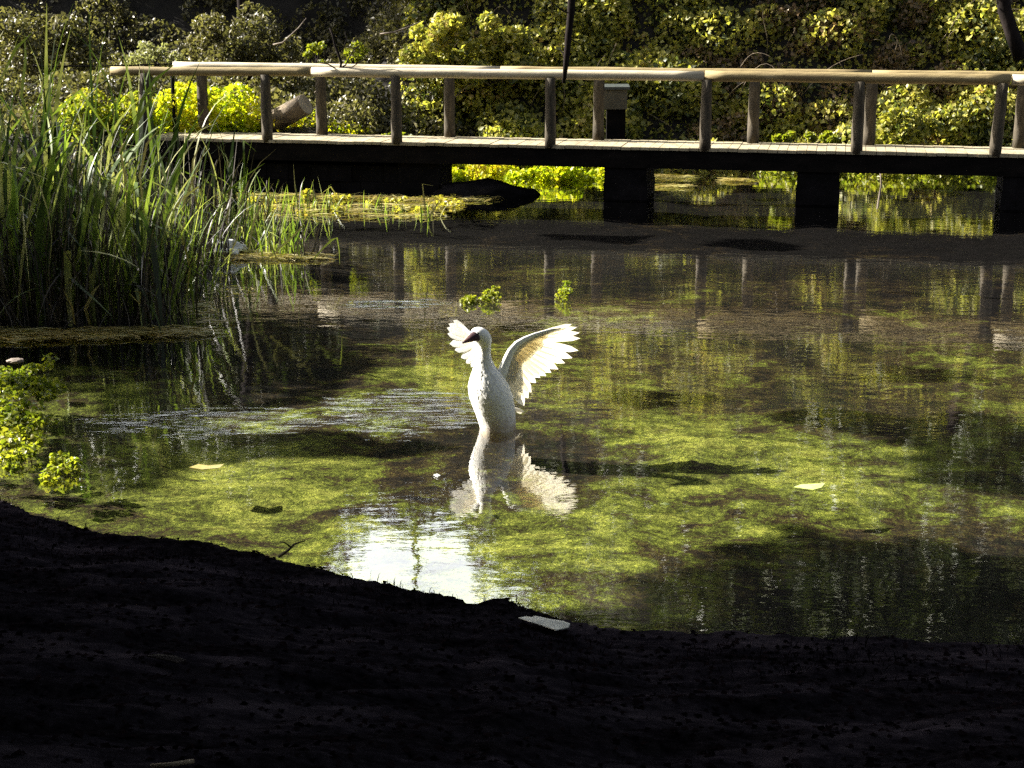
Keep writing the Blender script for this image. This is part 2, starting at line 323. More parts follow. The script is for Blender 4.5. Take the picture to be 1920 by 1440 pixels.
# ------------------------------------------------------------------ leaf clouds
def leaf_cloud(name, P, size, mat, parent=None, up=0.0, aspect=0.62, jitter=0.35, flat=None, rg=rng):
    """each point becomes a folded pointed leaf of four corners"""
    P = np.asarray(P, float); n = len(P)
    size = np.asarray(size) * np.ones(n) * (1 + jitter * rg.uniform(-1, 1, n))
    nrm = rg.normal(size=(n, 3)); nrm[:, 2] = nrm[:, 2] + up
    if flat is not None: nrm = nrm * 0.6 + flat
    nrm /= np.linalg.norm(nrm, axis=1)[:, None] + 1e-9
    t = rg.normal(size=(n, 3)); t -= nrm * (t * nrm).sum(1)[:, None]; t /= np.linalg.norm(t, axis=1)[:, None] + 1e-9
    b = np.cross(nrm, t); s = size[:, None]
    base = P - t * s * 0.5; tip = P + t * s * 0.5 - nrm * s * 0.12
    mid = P - t * s * 0.08
    l = mid + b * s * aspect * 0.5 + nrm * s * 0.10; r = mid - b * s * aspect * 0.5 + nrm * s * 0.10
    V = np.stack([base, r, tip, l], 1).reshape(-1, 3)
    i = np.arange(n) * 4
    F = np.concatenate([np.stack([i, i + 1, i + 2], 1), np.stack([i, i + 2, i + 3], 1)])
    return mesh_obj(name, V, F, mat, parent)
def blobs(centers, radii, n, shell=0.55, rg=rng):
    """points through the volume of several ellipsoids, thicker near the skin"""
    centers = np.asarray(centers, float); radii = np.asarray(radii, float)
    if radii.ndim == 1: radii = np.repeat(radii[:, None], 3, 1)
    w = radii.prod(1) ** (2 / 3); k = rg.choice(len(centers), n, p=w / w.sum())
    d = rg.normal(size=(n, 3)); d /= np.linalg.norm(d, axis=1)[:, None]
    r = rg.uniform(0, 1, n) ** (1 / 3) * (1 - shell) + shell * rg.uniform(0.75, 1.05, n)
    return centers[k] + d * r[:, None] * radii[k]

# ------------------------------------------------------------------ hillside cover
def slope_mounds(x0, x1, y0, y1, n, r0, r1, rg=rng, lift=0.3):
    C, Rr = [], []
    for _ in range(n):
        x, y = rg.uniform(x0, x1), rg.uniform(y0, y1); r = rg.uniform(r0, r1)
        C.append((x, y, far_h(x, y) + lift * r)); Rr.append((r, r * 0.8, r * rg.uniform(0.6, 1.0)))
    return C, Rr
C, Rr = slope_mounds(-1.8, 12.5, 29.8, 34.6, 210, 0.25, 0.85, lift=.3)
carp = [(x, y, far_h(x, y) + abs(rng.normal(0, .06))) for x, y in zip(rng.uniform(-1.9, 12.5, 26000), 29.7 + 5.2 * rng.uniform(0, 1, 26000))]
tag(leaf_cloud('ivy', np.concatenate([blobs(C, Rr, 100000, 0.85), np.array(carp)]), 0.10, M['ivy'], up=0.0, aspect=0.85, flat=np.array([-.45, -.28, .38])), 'yellow green ivy and bramble covering the steep bank behind the footbridge', 'ivy', kind='stuff')
C, Rr = slope_mounds(3.5, 12.5, 29.9, 33.5, 110, 0.2, 0.55, lift=.15)
tag(leaf_cloud('bramble', blobs(C, Rr, 26000, 0.8), 0.09, M['ivy_brown'], up=0.0, aspect=0.75, flat=np.array([-.4, -.28, .3])), 'brown withering bramble on the right part of the bank behind the footbridge', 'bramble', kind='stuff')
C, Rr = slope_mounds(-24, 26, 34.3, 49, 640, 0.6, 1.5)
keep = [i for i, c in enumerate(C) if far_h(c[0], c[1]) > 4.3]; C = [C[i] for i in keep]; Rr = [Rr[i] for i in keep]
tag(leaf_cloud('undergrowth', blobs(C, Rr, 70000, 0.8), 0.24, M['tree_leaf'], up=0.6, aspect=0.8), 'mixed undergrowth on the upper hillside', 'undergrowth', kind='stuff')
C, Rr = slope_mounds(-15, -1.2, 29.8, 42.5, 640, 0.25, 0.7)
tag(leaf_cloud('shaded_undergrowth', blobs(C, Rr, 95000, 0.8), 0.11, M['olive'], up=0.3), 'dark olive scrub in the shade behind the left end of the footbridge', 'undergrowth', kind='stuff')

C, Rr = slope_mounds(-4.6, -1.0, 28.9, 34, 110, 0.2, 0.5)
tag(leaf_cloud('shaded_undergrowth', blobs(C, Rr, 22000, 0.8), 0.09, M['olive'], up=0.3), 'dark scrub between the log and the yellow green ivy bank', 'undergrowth', kind='stuff')
C, Rr = slope_mounds(-14, -6.9, 26.9, 30.5, 120, 0.2, 0.45)
tag(leaf_cloud('low_scrub', blobs(C, Rr, 22000, 0.8), 0.09, M['olive'], up=0.5), 'low olive scrub on the ground behind the reed bed', 'undergrowth', kind='stuff')
rb = random.Random(17); mb = MB()
for _ in range(60):      # arching bramble canes
    x = rb.uniform(-1.5, 10); y = rb.uniform(30, 33.2); z = far_h(x, y); a = Vector((x, y - .2, z + .1)); dx = rb.uniform(-.9, .9); h = rb.uniform(.3, .9)
    k = 9; w = rb.uniform(0, 9); q = rb.uniform(.9, 2.4)
    mb.tube([a + Vector((dx * t * 1.1 + .05 * math.sin(w + 5 * t), -.55 * t, h * math.sin(q * t) / max(math.sin(min(q, 1.57)), .3))) for t in [i / k for i in range(k + 1)]], [.009 * (1 - .65 * i / k) for i in range(k + 1)], 5)
tag(mb.build('bramble_canes', M['log'], None, True), 'thin pale bramble canes arching out of the bank behind the footbridge', 'bramble', kind='stuff')
# ------------------------------------------------------------------ trees
def limb_pts(a, b, n=7, wob=0.12, rd=random):
    a, b = Vector(a), Vector(b); ln = (b - a).length; out = []
    ph = rd.random() * 50
    for i in range(n):
        t = i / (n - 1); p = a.lerp(b, t)
        p += Vector((mnoise.noise(Vector((t * 2.3, ph, 0))), mnoise.noise(Vector((t * 2.3, 0, ph))), 0.4 * mnoise.noise(Vector((ph, t * 2.3, 0))))) * wob * ln * (1 if 0 < i else 0)
        out.append(p)
    return out
def tree(x, y, z, h, cr, mat, label, nleaf, leaf=0.25, group='trees on the hillside', r0=0.16, squash=1.1, lean=(0, 0)):
    root = empty('tree', (x, y, z)); tag(root, label, 'tree', group)
    rd = random.Random(int(x * 31 + y * 17)); rg = np.random.default_rng(abs(int(x * 31 + y * 17)))
    top = Vector((x + lean[0], y + lean[1], z + h * 0.8)); tr = limb_pts((x, y, z - 0.3), top, 9, 0.05, rd)
    mb = MB(); mb.tube(tr, [r0 * (1 - 0.75 * i / 8) for i in range(9)], 9, rough=0.25)
    C, Rr = [], []
    for k in range(9):
        i = rd.randint(3, 7); a = tr[i]; an = rd.uniform(0, 6.28); ln = cr * rd.uniform(0.5, 1.0)
        e = a + Vector((math.cos(an) * ln, math.sin(an) * ln, rd.uniform(0.1, 0.6) * ln))
        mb.tube(limb_pts(a, e, 6, 0.15, rd), [r0 * 0.35 * (1 - 0.8 * j / 5) for j in range(6)], 6)
        for _ in range(4):
            q = a.lerp(e, rd.uniform(0.45, 1.1)) + Vector((rd.gauss(0, .35), rd.gauss(0, .35), rd.gauss(0, .35))) * cr * 0.4
            C.append(q); rr = cr * rd.uniform(0.16, 0.36); Rr.append((rr, rr, rr * 0.75 * squash))
    for _ in range(5):
        C.append(top + Vector((rd.gauss(0, .3), rd.gauss(0, .3), rd.uniform(-.2, .3))) * cr * 0.7); rr = cr * rd.uniform(0.2, 0.38); Rr.append((rr, rr, rr))
    mb.build('trunk', M['bark'], root, True)
    leaf_cloud('crown', blobs(C, Rr, nleaf, 0.5, rg), leaf, mat, root, up=0.5, rg=rg)
    return root
TREES = [(-19, 47, 7, 4.0), (-14.5, 46, 7.5, 3.6), (-10.5, 46.5, 7, 3.2), (-8.2, 45.5, 6, 2.4), (1.6, 44, 7, 2.2), (5.0, 44, 9.5, 3.4), (9.5, 44.5, 10, 3.8), (14.5, 45, 10, 4.0), (20, 46, 10, 4.2), (7.2, 47, 9.5, 3.6), (12.2, 48, 10, 4.0), (-24, 47, 8, 4.2), (26, 46, 8, 4.0)]
for i, (x, y, h, cr) in enumerate(TREES):
    tree(x, y, far_h(x, y), h, cr, M['tree_leaf'], 'tall leafy tree on the hilltop above the picture, seen only in the water', 9000, 0.30)
# bare slender tree that stands in the reflected gap of sky
def bare_tree(x, y, h):
    z = far_h(x, y); root = empty('bare_tree', (x, y, z)); tag(root, 'slender bare tree whose reflection crosses the white patch of sky in the water', 'tree')
    rd = random.Random(3); tr = limb_pts((x, y, z - .2), (x + .3, y, z + h), 10, 0.04, rd); mb = MB()
    mb.tube(tr, [0.10 * (1 - 0.8 * i / 9) for i in range(10)], 7)
    for k in range(14):
        a = tr[rd.randint(3, 8)]; an = rd.uniform(0, 6.28); ln = rd.uniform(.8, 2.2)
        e = a + Vector((math.cos(an) * ln, math.sin(an) * ln * .5, ln * rd.uniform(.4, .9)))
        mb.tube(limb_pts(a, e, 6, .18, rd), [0.035 * (1 - .8 * j / 5) for j in range(6)], 5)
    mb.build('trunk', M['bark'], root, True)
bare_tree(-2.9, 43, 8.5)

# shade crowns: big trees on the near banks, above and left of the picture; leaves kept only where their shade should fall on bank and pool
def shadow_pt(P):
    t = (P[:, 2] + 0.22) / L.z
    return P[:, 0] - L.x * t, P[:, 1] - L.y * t
SH = [on_z(x, y, -0.22) for x, y in [(1060, 1178), (1150, 1142), (1230, 1100), (1320, 1066), (1370, 1025), (1450, 985), (1530, 972), (1600, 968), (1690, 990), (1780, 1015), (1920, 1030)]]
SHX = np.array([-9] + [SH[0].x - 0.02] + [p.x for p in SH] + [30]); SHY = np.array([0.0, 0.0] + [p.y for p in SH] + [SH[-1].y - 0.3])
SPOTS = []
for (px, py, rpx, rpy, dens) in ((310, 740, 95, 90, .95), (262, 860, 55, 45, .8), (1820, 820, 150, 45, 1), (1850, 890, 120, 30, .9), (1600, 785, 150, 18, .5), (600, 685, 55, 30, 1), (430, 690, 60, 24, .8), (520, 832, 300, 20, .9), (480, 650, 120, 14, .7), (1240, 745, 100, 12, .8), (1700, 700, 120, 16, .4), (1110, 438, 90, 9, 1), (1400, 455, 80, 7, 1)):
    c = on_z(px, py, -.22); e = on_z(px + rpx, py, -.22); f = on_z(px, py - rpy, -.22); SPOTS.append((c.x, c.y, e.x - c.x, f.y - c.y, dens))
def shade_field(n, x0, x1, y0, y1, z0, z1, rg):
    P = np.stack([rg.uniform(x0, x1, n), rg.uniform(y0, y1, n), rg.uniform(z0, z1, n)], 1)
    gx, gy = shadow_pt(P)
    ebank = np.interp(gx, EX, EY) + 0.25
    lim = np.maximum(np.where(gx > SHX[1], np.interp(gx, SHX, SHY), -50), np.minimum(ebank, 30))
    wob = np.array([0.28 * mnoise.noise(Vector((a * 1.6, b * 1.6, 0))) + .12 * mnoise.noise(Vector((a * 5, b * 5, 4))) for a, b in zip(gx, gy)])
    ok = gy < lim - 0.10 + wob
    for (cx, cy, rx, ry, dens) in SPOTS:
        d = ((gx - cx) / rx) ** 2 + ((gy - cy) / ry) ** 2
        ok |= (d < 1 + 2.2 * wob) & (rg.uniform(0, 1, n) < dens)
    ok &= ((gx - 2.38) / .45) ** 2 + ((gy - 10.18) / .35) ** 2 > 1      # a gap in the leaves that lights the floating leaf
    return P[ok]
rg = np.random.default_rng(11)
def shade_tree(tx, ty, x0, x1, y0, y1, label, n):
    root = empty('shade_tree', (tx, ty, 0.8)); tag(root, label, 'tree')
    P = shade_field(n, x0, x1, y0, y1, 6.0, 9.0, rg)
    leaf_cloud('crown', P, 0.33, M['tree_leaf'], root, up=1.0, aspect=0.8, rg=rg)
    mb = MB(); top = Vector(((x0 + x1) / 2, (y0 + y1) / 2, 7.0)); tr = limb_pts((tx, ty, 0.2), top, 9, 0.05)
    mb.tube(tr, [0.3 * (1 - .8 * i / 8) for i in range(9)], 10, rough=.2)
    for k in range(12):
        a = tr[random.randint(4, 8)]; e = Vector(tuple(P[random.randrange(len(P))]))
        mb.tube(limb_pts(a, e, 6, .1), [0.07 * (1 - .8 * j / 5) for j in range(6)], 5)
    mb.build('trunk', M['bark'], root, True)
shade_tree(-14, 8, -22, -12, -1, 27, 'unseen tree on the near left bank, its crown shaped to cast the shade', 44000)
shade_tree(-9, 7, -12, -3.5, -1, 27, 'unseen tree overhanging the near bank, its crown shaped to cast the shade', 52000)
# a closed roof of leaves added over the near bank to darken it
root = empty('shade_tree', (5.5, -4, 1.5)); tag(root, 'unseen leafy tree behind the viewer, added to darken the near bank', 'tree')
Pc = np.stack([rg.uniform(-9, 11, 15000), rg.uniform(-9, 6.5, 15000), rg.uniform(6, 9, 15000)], 1)
leaf_cloud('crown', Pc, 0.30, M['tree_leaf'], root, up=1.2, aspect=0.85, rg=rg)
mb = MB(); tr = limb_pts((5.5, -4, .5), (3, -1, 8), 8, .05); mb.tube(tr, [.3 * (1 - .7 * i / 7) for i in range(8)], 10, rough=.2)
for k in range(10): mb.tube(limb_pts(tr[random.randint(3, 7)], Pc[k], 6, .1), [.08, .07, .055, .04, .03, .02], 5)
mb.build('trunk', M['bark'], root, True)

# ------------------------------------------------------------------ footbridge
ZD = 0.86
F0, F1 = on_z(505, 262, ZD), on_z(1860, 289, ZD)
U = (F1 - F0).normalized(); Nn = Vector((-U.y, U.x, 0)); W = 1.12; UP = Vector((0, 0, 1))
def along(px, back=False):
    """distance along the bridge where a picture column meets the front (or back) edge"""
    r = ray(px, 400); O = F0 + (Nn * W if back else Vector((0, 0, 0)))
    # r.xy * t = O + U s
    a = r.x, r.y; det = -a[0] * U.y + a[1] * U.x
    return (O.x * -a[1] + O.y * a[0]) / det
br = empty('footbridge', (F0.x, F0.y, 0)); tag(br, 'wooden footbridge with round log handrails on square piers over the stream', 'bridge')
sL, sR = along(283), along(2400)
def bp(s, n=0.0, z=0.0): return F0 + U * s + Nn * n + Vector((0, 0, z - ZD))
mb = MB(); s = sL; rd = random.Random(5)
while s < sR:
    w = rd.uniform(0.135, 0.15); dz = rd.uniform(-.004, .004)
    mb.box(bp(s, rd.uniform(-.012, .012) - 0.03, ZD - 0.045 + dz), U * w, Nn * (W + 0.10), UP * 0.045); s += w + 0.008
mb.build('deck', M['deck'], br)
for n0 in (0.0, W - 0.10):
    mb = MB(); mb.box(bp(sL - .3, n0, ZD - 0.33), U * (sR - sL + .3), Nn * 0.12, UP * 0.28); mb.build('beam', M['beam'], br)
def rail_seg(s0, s1, n, z0, z1, r, mat):
    mb = MB(); k = 14
    mb.tube([bp(s0 + (s1 - s0) * i / k, n + .008 * mnoise.noise(Vector((i * .7, s0, 0))), z0 + (z1 - z0) * i / k + .01 * mnoise.noise(Vector((i * .6, s0, 5)))) for i in range(k + 1)],
            [r * (1 + .05 * mnoise.noise(Vector((i * .5, 9, s0)))) for i in range(k + 1)], 14)
    return mb.build('handrail', mat, br, True)
ZR = ZD + 1.10
rail_seg(along(222), along(590), 0.06, ZR - .02, ZR, 0.072, M['rail_old'])
rail_seg(along(590) + .01, along(1313), 0.06, ZR, ZR, 0.078, M['rail_new'])
rail_seg(along(1313) + .01, along(1876), 0.06, ZR + .005, ZR + .0, 0.082, M['rail_old'])
rail_seg(along(1880), along(2390), 0.06, ZR + .0, ZR, 0.078, M['rail_new'])
rail_seg(along(343, True), along(940, True), W - .06, ZR + .02, ZR, 0.076, M['rail_new'])
rail_seg(along(940, True) + .01, along(1620, True), W - .06, ZR, ZR, 0.074, M['rail_old'])
rail_seg(along(1620, True) + .01, along(2390, True), W - .06, ZR, ZR, 0.074, M['rail_old'])
def post(s, n, r, z0=ZD - .02, z1=ZR - .05, lean=0.0, mat=None):
    mb = MB(); mb.tube([bp(s + lean * i / 6, n, z0 + (z1 - z0) * i / 6) for i in range(7)], [r * (1.06 - .02 * i) for i in range(7)], 12, rough=.12)
    mb.build('post', mat or M['post'], br, True)
for px in (275, 505, 745, 1030, 1318, 1600, 1858, 2130): post(along(px), 0.04, 0.086 if px > 300 else .1, lean={275: .1, 1858: .04}.get(px, 0.0), z0=ZD - .03 if px > 300 else .5)
for px in (392, 610, 846, 1121, 1407, 1622, 1900, 2190): post(along(px, True), W - .05, 0.092)
mb = MB(); mb.tube([bp(along(341, True), W - .12, .5), bp(along(341, True), W - .12, ZR)], .032, 8); mb.build('iron_post', M['beam'], br, True)
# piers
for px0, px1 in ((1130, 1212), (1490, 1572), (1875, 1960), (2260, 2340)):
    s0, s1 = along(px0), along(px1); mb = MB()
    for k in range(4):
        ins = 0.012 * (k % 2); z0 = -0.5 + k * .26
        mb.box(bp(s0 + ins, 0.02 + ins, z0), U * (s1 - s0 - 2 * ins), Nn * (W - .06 - 2 * ins), UP * (.258 if k < 3 else ZD - .33 - z0 - .002))
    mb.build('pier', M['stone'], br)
# abutment wall on the left
s0, s1 = along(250), along(820); ab = empty('abutment_wall', tuple(bp((s0 + s1) / 2, .5, 0)))
tag(ab, 'low dark stone wall carrying the left end of the footbridge', 'wall')
mb = MB(); rd = random.Random(9)
for row in range(3):
    s = s0 - rd.uniform(0, .4)
    while s < s1:
        w = min(rd.uniform(.35, .7), s1 - s + .0)
        mb.box(bp(s, .16 + rd.uniform(-.03, .03), -.35 + row * .27), U * (w - .012), Nn * .7, UP * .262); s += w
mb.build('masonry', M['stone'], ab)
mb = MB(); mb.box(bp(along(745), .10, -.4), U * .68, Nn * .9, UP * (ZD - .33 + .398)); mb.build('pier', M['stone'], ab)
# cable leaving the rail on the left
mb = MB(); a = bp(along(345, True), W - .06, ZR + .06); b = on_y(60, 124, 27.6); mb.tube([a, a.lerp(b, .5) - UP * .02, b], .012, 6)
tag(mb.build('cable', M['beam']), 'thin dark cable running left from the end of the handrail', 'cable')
# box on a post behind the bridge
bx = on_y(1154, 268, 27.6); bo = empty('post_box', (bx.x, bx.y, ZD - .3)); tag(bo, 'brown box with a grey lid on a dark post behind the footbridge', 'box')
t1, t2 = on_y(1130, 168, 27.6), on_y(1178, 205, 27.6)
mb = MB(); mb.box((t1.x + .02, 27.6, t2.z), (t2.x - t1.x - .04, 0, 0), (0, .3, 0), (0, 0, t1.z - t2.z)); mb.build('case', M['box_brown'], bo)
mb = MB(); mb.box((t1.x - .02, 27.56, t1.z + .002), (t2.x - t1.x + .04, 0, 0), (0, .38, .03), (0, 0, .045)); mb.build('lid', M['metal_grey'], bo)
mb = MB(); mb.box((t1.x + .08, 27.66, .0), (t2.x - t1.x - .12, 0, 0), (0, .18, 0), (0, 0, t2.z - .002)); mb.build('post', M['beam'], bo)

# ------------------------------------------------------------------ log, boulder, branches
a, b = on_y(498, 236, 28.6), on_y(572, 196, 28.2); lg = empty('log', tuple(a)); tag(lg, 'sawn log leaning up behind the left part of the footbridge', 'log')
d = (b - a).normalized(); mb = MB(); mb.tube([a - d * .5, a, a.lerp(b, .5), b], [.2, .2, .19, .19], 16, rough=.1); mb.build('stem', M['log'], lg, True)
mb = MB(); mb.tube([b + d * .001, b + d * .012], .175, 16); mb.build('cut_end', M['logend'], lg)
def rock(name, c, r, seed, mat, label, cat, disp=.35):
    bm = bmesh.new(); bmesh.ops.create_icosphere(bm, subdivisions=4, radius=1)
    for v in bm.verts:
        n = mnoise.fractal(v.co * 1.3 + Vector((seed, 0, 0)), 1, 2, 5)
        v.co = Vector((v.co.x * r[0], v.co.y * r[1], v.co.z * r[2])) * (1 + disp * n)
    me = bpy.data.meshes.new(name); bm.to_mesh(me); bm.free(); me.materials.append(mat)
    for p in me.polygons: p.use_smooth = True
    o = bpy.data.objects.new(name, me); o.location = c; COL.objects.link(o); tag(o, label, cat); return o
c = on_z(905, 372, 0); rock('boulder', (c.x, c.y + .3, -.02), (.80, .4, .25), 4, M['stone'], 'dark rounded boulder in the water under the footbridge', 'boulder')
c = on_z(1760, 1010, 0)

ht = empty('hanging_branch', tuple(on_y(1057, 154, 20))); tag(ht, 'dark bare branch hanging down in front of the footbridge handrail', 'branch')
mb = MB(); pts = [on_y(x, y, 20) for x, y in [(1057, 156), (1062, 110), (1066, 70), (1070, 30), (1073, -20), (1080, -120), (1070, -240), (1100, -400)]]
mb.tube(pts, [.022, .036, .04, .042, .046, .05, .055, .06], 8, rough=.2)
for i, (dx, dz) in ((3, (-.35, .25)), (4, (.5, .4)), (2, (.16, -.1)), (1, (-.1, .12)), (5, (-1.4, .5))):
    mb.tube(limb_pts(pts[i], pts[i] + Vector((dx, .1, dz)), 6, .15), [.014, .012, .01, .008, .006, .003], 5)
mb.tube(limb_pts(pts[-1], (6.5, 21.5, 7.4), 8, .05), [.06, .07, .08, .09, .10, .11, .12, .13], 8)
mb.build('wood', M['bark'], ht, True)
# tangled twig on the rail
tw = empty('rail_twig', tuple(bp(along(637), .06, ZR + .08))); tag(tw, 'crooked dark twig standing on the left part of the handrail', 'branch')
Yt = bp(along(637), .06, 0).y; mb = MB()
for pl, r in (([(652, 134), (638, 128), (640, 118), (634, 100), (628, 85), (624, 66), (618, 52)], .028), ([(637, 128), (648, 122), (655, 108), (664, 92), (676, 84)], .014), ([(634, 100), (645, 88), (650, 72), (647, 60)], .01), ([(652, 134), (640, 136), (628, 128), (615, 120), (600, 118)], .016), ([(640, 126), (660, 126), (684, 110), (700, 104)], .010)):
    mb.tube([on_y(x, y, Yt + .03 * math.sin(x)) for x, y in pl], [r * (1 - .6 * i / len(pl)) for i in range(len(pl))], 6, rough=.2)
mb.build('wood', M['bark'], tw, True)
# pale twigs in the shade behind
for pl, lab in (([(512, 84), (530, 80), (545, 66), (560, 52), (574, 34)], 'pale curved twig in the shade above the left handrail'), ([(590, 174), (596, 168), (602, 160)], 'short pale stick behind the left bridge posts'),
                ([(712, 64), (740, 60), (762, 52), (790, 40)], 'thin pale bramble shoot left of the yellow green ivy'), ([(1650, 300), (1652, 340), (1656, 372)], 'thin pale stalk standing in the water under the right span')):
    mb = MB(); Y = 29.2 if pl[0][1] < 290 else 27.5
    mb.tube([on_y(x, y, Y) for x, y in pl], [.018, .016, .013, .010, .006][:len(pl)], 5); tag(mb.build('twig', M['twig'], None, True), lab, 'twig')
# tree trunks seen behind the bridge
for i, (pl, r, Y, lab) in enumerate((([(1915, 110), (1897, 60), (1884, 20), (1872, -60)], .14, 29.6, 'dark trunk leaning at the top right edge behind the handrail'),
                       ([(470, 210), (462, 110), (455, 0), (440, -90)], .13, 33, 'slim dark trunk behind the olive bush'))):
    t0 = empty('tree', tuple(on_y(*pl[0], Y))); tag(t0, lab, 'tree'); mb = MB()
    mb.tube([on_y(x, y, Y) for x, y in pl] + [on_y(pl[-1][0] - 30, -260, Y)], [r, r * .95, r * .9, r * .85, r * .7], 12, rough=.2); tr = mb.build('trunk', M['bark'], t0, True)
    tp = on_y(pl[-1][0] - 30, -260, Y)
    rg2 = np.random.default_rng(i); C = [tp + Vector(tuple(rg2.normal(size=3))) * .9 + Vector((0, .6, .6)) for _ in range(9)]
    leaf_cloud('crown', blobs(C, [rg2.uniform(.4, .9) for _ in C], 3000 if r > .15 else 1500, .5, rg2), .15, M['tree_leaf'], t0, up=.5, rg=rg2)
# big trees at the left that keep the left background in shade
for (x, y, h, cr) in ((-12.5, 41.5, 7, 2.6), (-17.5, 40, 8, 3.0), (-8.5, 43, 6, 2.2)):
    tree(x, y, far_h(x, y), h, cr, M['tree_leaf'], 'tall dark tree beyond the left end of the footbridge, its crown out of sight', 6500, .24, 'trees beyond the left end of the bridge')

# ------------------------------------------------------------------ bushes
rgh = np.random.default_rng(77)  # unseen brush added off the left side to shade the foot of the reeds
for (hx, hy, hh, lab) in ((-11.2, 14.6, 2.4, 'unseen brush added to shade the reeds, nearest the viewer'), (-10.6, 18.0, 5.0, 'unseen brush added to shade the reeds, level with the reed bed'), (-10.8, 21.4, 4.9, 'unseen brush added to shade the reeds, behind the reed bed')):
    hr = empty('shade_thicket', (hx, hy, 0)); tag(hr, lab, 'bush'); Ch = [(hx + rgh.normal(0, .7), hy + rgh.uniform(-1.8, 1.8), rgh.uniform(.3, hh - .6)) for _ in range(60)]
    leaf_cloud('foliage', blobs(Ch, [rgh.uniform(.5, .9) for _ in Ch], 9000, .4, rgh), .2, M['tree_leaf'], hr, up=.6, rg=rgh)
    mb = MB()
    for c in Ch[:8]: mb.tube(limb_pts((hx, hy, -.1), c, 6, .1), [.08, .07, .055, .04, .03, .02], 6)
    mb.build('stem', M['bark'], hr, True)
def bush(name, px0, px1, py0, py1, Y, mat, leaf, n, label, cat='bush', blobn=16, depth=.5, up=.5, stems=8, rmul=1.0):
    a, b = on_y(px0, py1, Y), on_y(px1, py0, Y); cx = (a.x + b.x) / 2; w = (b.x - a.x) / 2; hz = b.z - a.z
    rg = np.random.default_rng(abs(int(px0 * 7 + py0))); root = empty(name, (cx, Y, a.z)); tag(root, label, cat)
    C, Rr = [], []
    for k in range(blobn):
        u = rg.uniform(-.85, .85); zz = rg.uniform(0.05, 0.82) * (1 - .45 * u * u); C.append((cx + w * u, Y + rg.uniform(-depth, depth), a.z + hz * zz))
        rr = min(w, hz) * rg.uniform(.18, .34) * rmul; Rr.append((rr * 1.2, rr, rr))
    leaf_cloud('foliage', blobs(C, Rr, n, .7, rg), leaf, mat, root, up=up, rg=rg)
    mb = MB()
    for k in range(stems):
        c = C[k % len(C)]; mb.tube(limb_pts((cx + w * rg.uniform(-.5, .5), Y, a.z - .1), c, 5, .1), [.018, .015, .012, .008, .005], 5)
    mb.build('stem', M['bark'], root, True); return root
bush('bush', 262, 490, 150, 250, 28.4, M['lime'], .10, 5200, 'sunlit lime green bush behind the left end of the footbridge', blobn=34, depth=.5)
bush('bush', 120, 290, 170, 262, 27.6, M['cress'], .10, 2500, 'green bush behind the reeds at the left bridge end', blobn=20)
bush('bush', 345, 560, 5, 122, 31.5, M['olive'], .10, 3800, 'loose olive bush above the left handrail', blobn=26, rmul=.85)
bush('bush', 238, 345, 72, 122, 31, M['pale_leaf'], .085, 900, 'small pale leaved bush just above the left end of the handrail', blobn=12)
bush('bush', 0, 200, -20, 120, 30, M['olive'], .10, 3800, 'olive bush behind the tops of the tall reeds', blobn=22)
bush('bush', 572, 612, 72, 124, 29.5, M['cress'], .10, 170, 'small sprig of green leaves left of the crooked twig', blobn=8, depth=.15)
bush('bush', 640, 690, 66, 124, 29.5, M['cress'], .10, 190, 'small sprig of green leaves right of the crooked twig', blobn=8, depth=.15)
bush('bush', 752, 1010, 0, 150, 30.6, M['ivy'], .125, 5200, 'yellow green leafy bush hanging over the handrail left of the ivy', blobn=48, depth=.35, rmul=.5, up=.3)
bush('bush', 1440, 1585, 246, 272, 28.4, M['cress'], .10, 800, 'low green plants along the deck, right of the third span', 'plant', blobn=16, depth=.2)
bush('bush', 1640, 1780, 180, 272, 29.3, M['ivy'], .11, 1500, 'green shrub at the foot of the bank between the right bridge posts', blobn=20, depth=.2)
bush('bush', 680, 790, 246, 262, 28.0, M['cress'], .09, 150, 'sparse small green weeds behind the left deck', 'plant', blobn=8, depth=.1)
# ground cover on the far shore seen under the deck
def cover(px0, px1, py0, py1, n, mat, leaf, label, Ymin=28.0, Ymax=30.4):
    xs, zs, ys = [], [], []
    rg = np.random.default_rng(int(px0)); a, b = on_y(px0, py1, Ymin), on_y(px1, py0, Ymin)
    C = [];Rr = []
    for k in range(46):
        y = rg.uniform(Ymin, Ymax); f = y / Ymin; x = rg.uniform(a.x, b.x) * f; C.append((x, y, max(far_h(x, y), 0) + rg.uniform(0, .16))); r = rg.uniform(.1, .26); Rr.append((r * 1.4, r, r * .8))
    tag(leaf_cloud('ground_cover', blobs(C, Rr, n, .6, rg), leaf, mat, up=.9, rg=rg), label, 'ground cover', kind='stuff')
cover(815, 1128, 305, 362, 6500, M['lime'], .10, 'sunlit lime green plants on the shore under the middle span', 27.6, 30.6)
cover(1430, 1500, 315, 350, 700, M['cress'], .09, 'green plants on the shore seen left of the second pier', 28.6, 30.6)
cover(1575, 1870, 322, 366, 2600, M['cress'], .10, 'green plants on the shore under the right span', 28.6, 30.4)
cover(430, 760, 285, 300, 1500, M['lime'], .09, 'thin strip of lit plants between the deck beam and the stone wall', 28.4, 29.4)

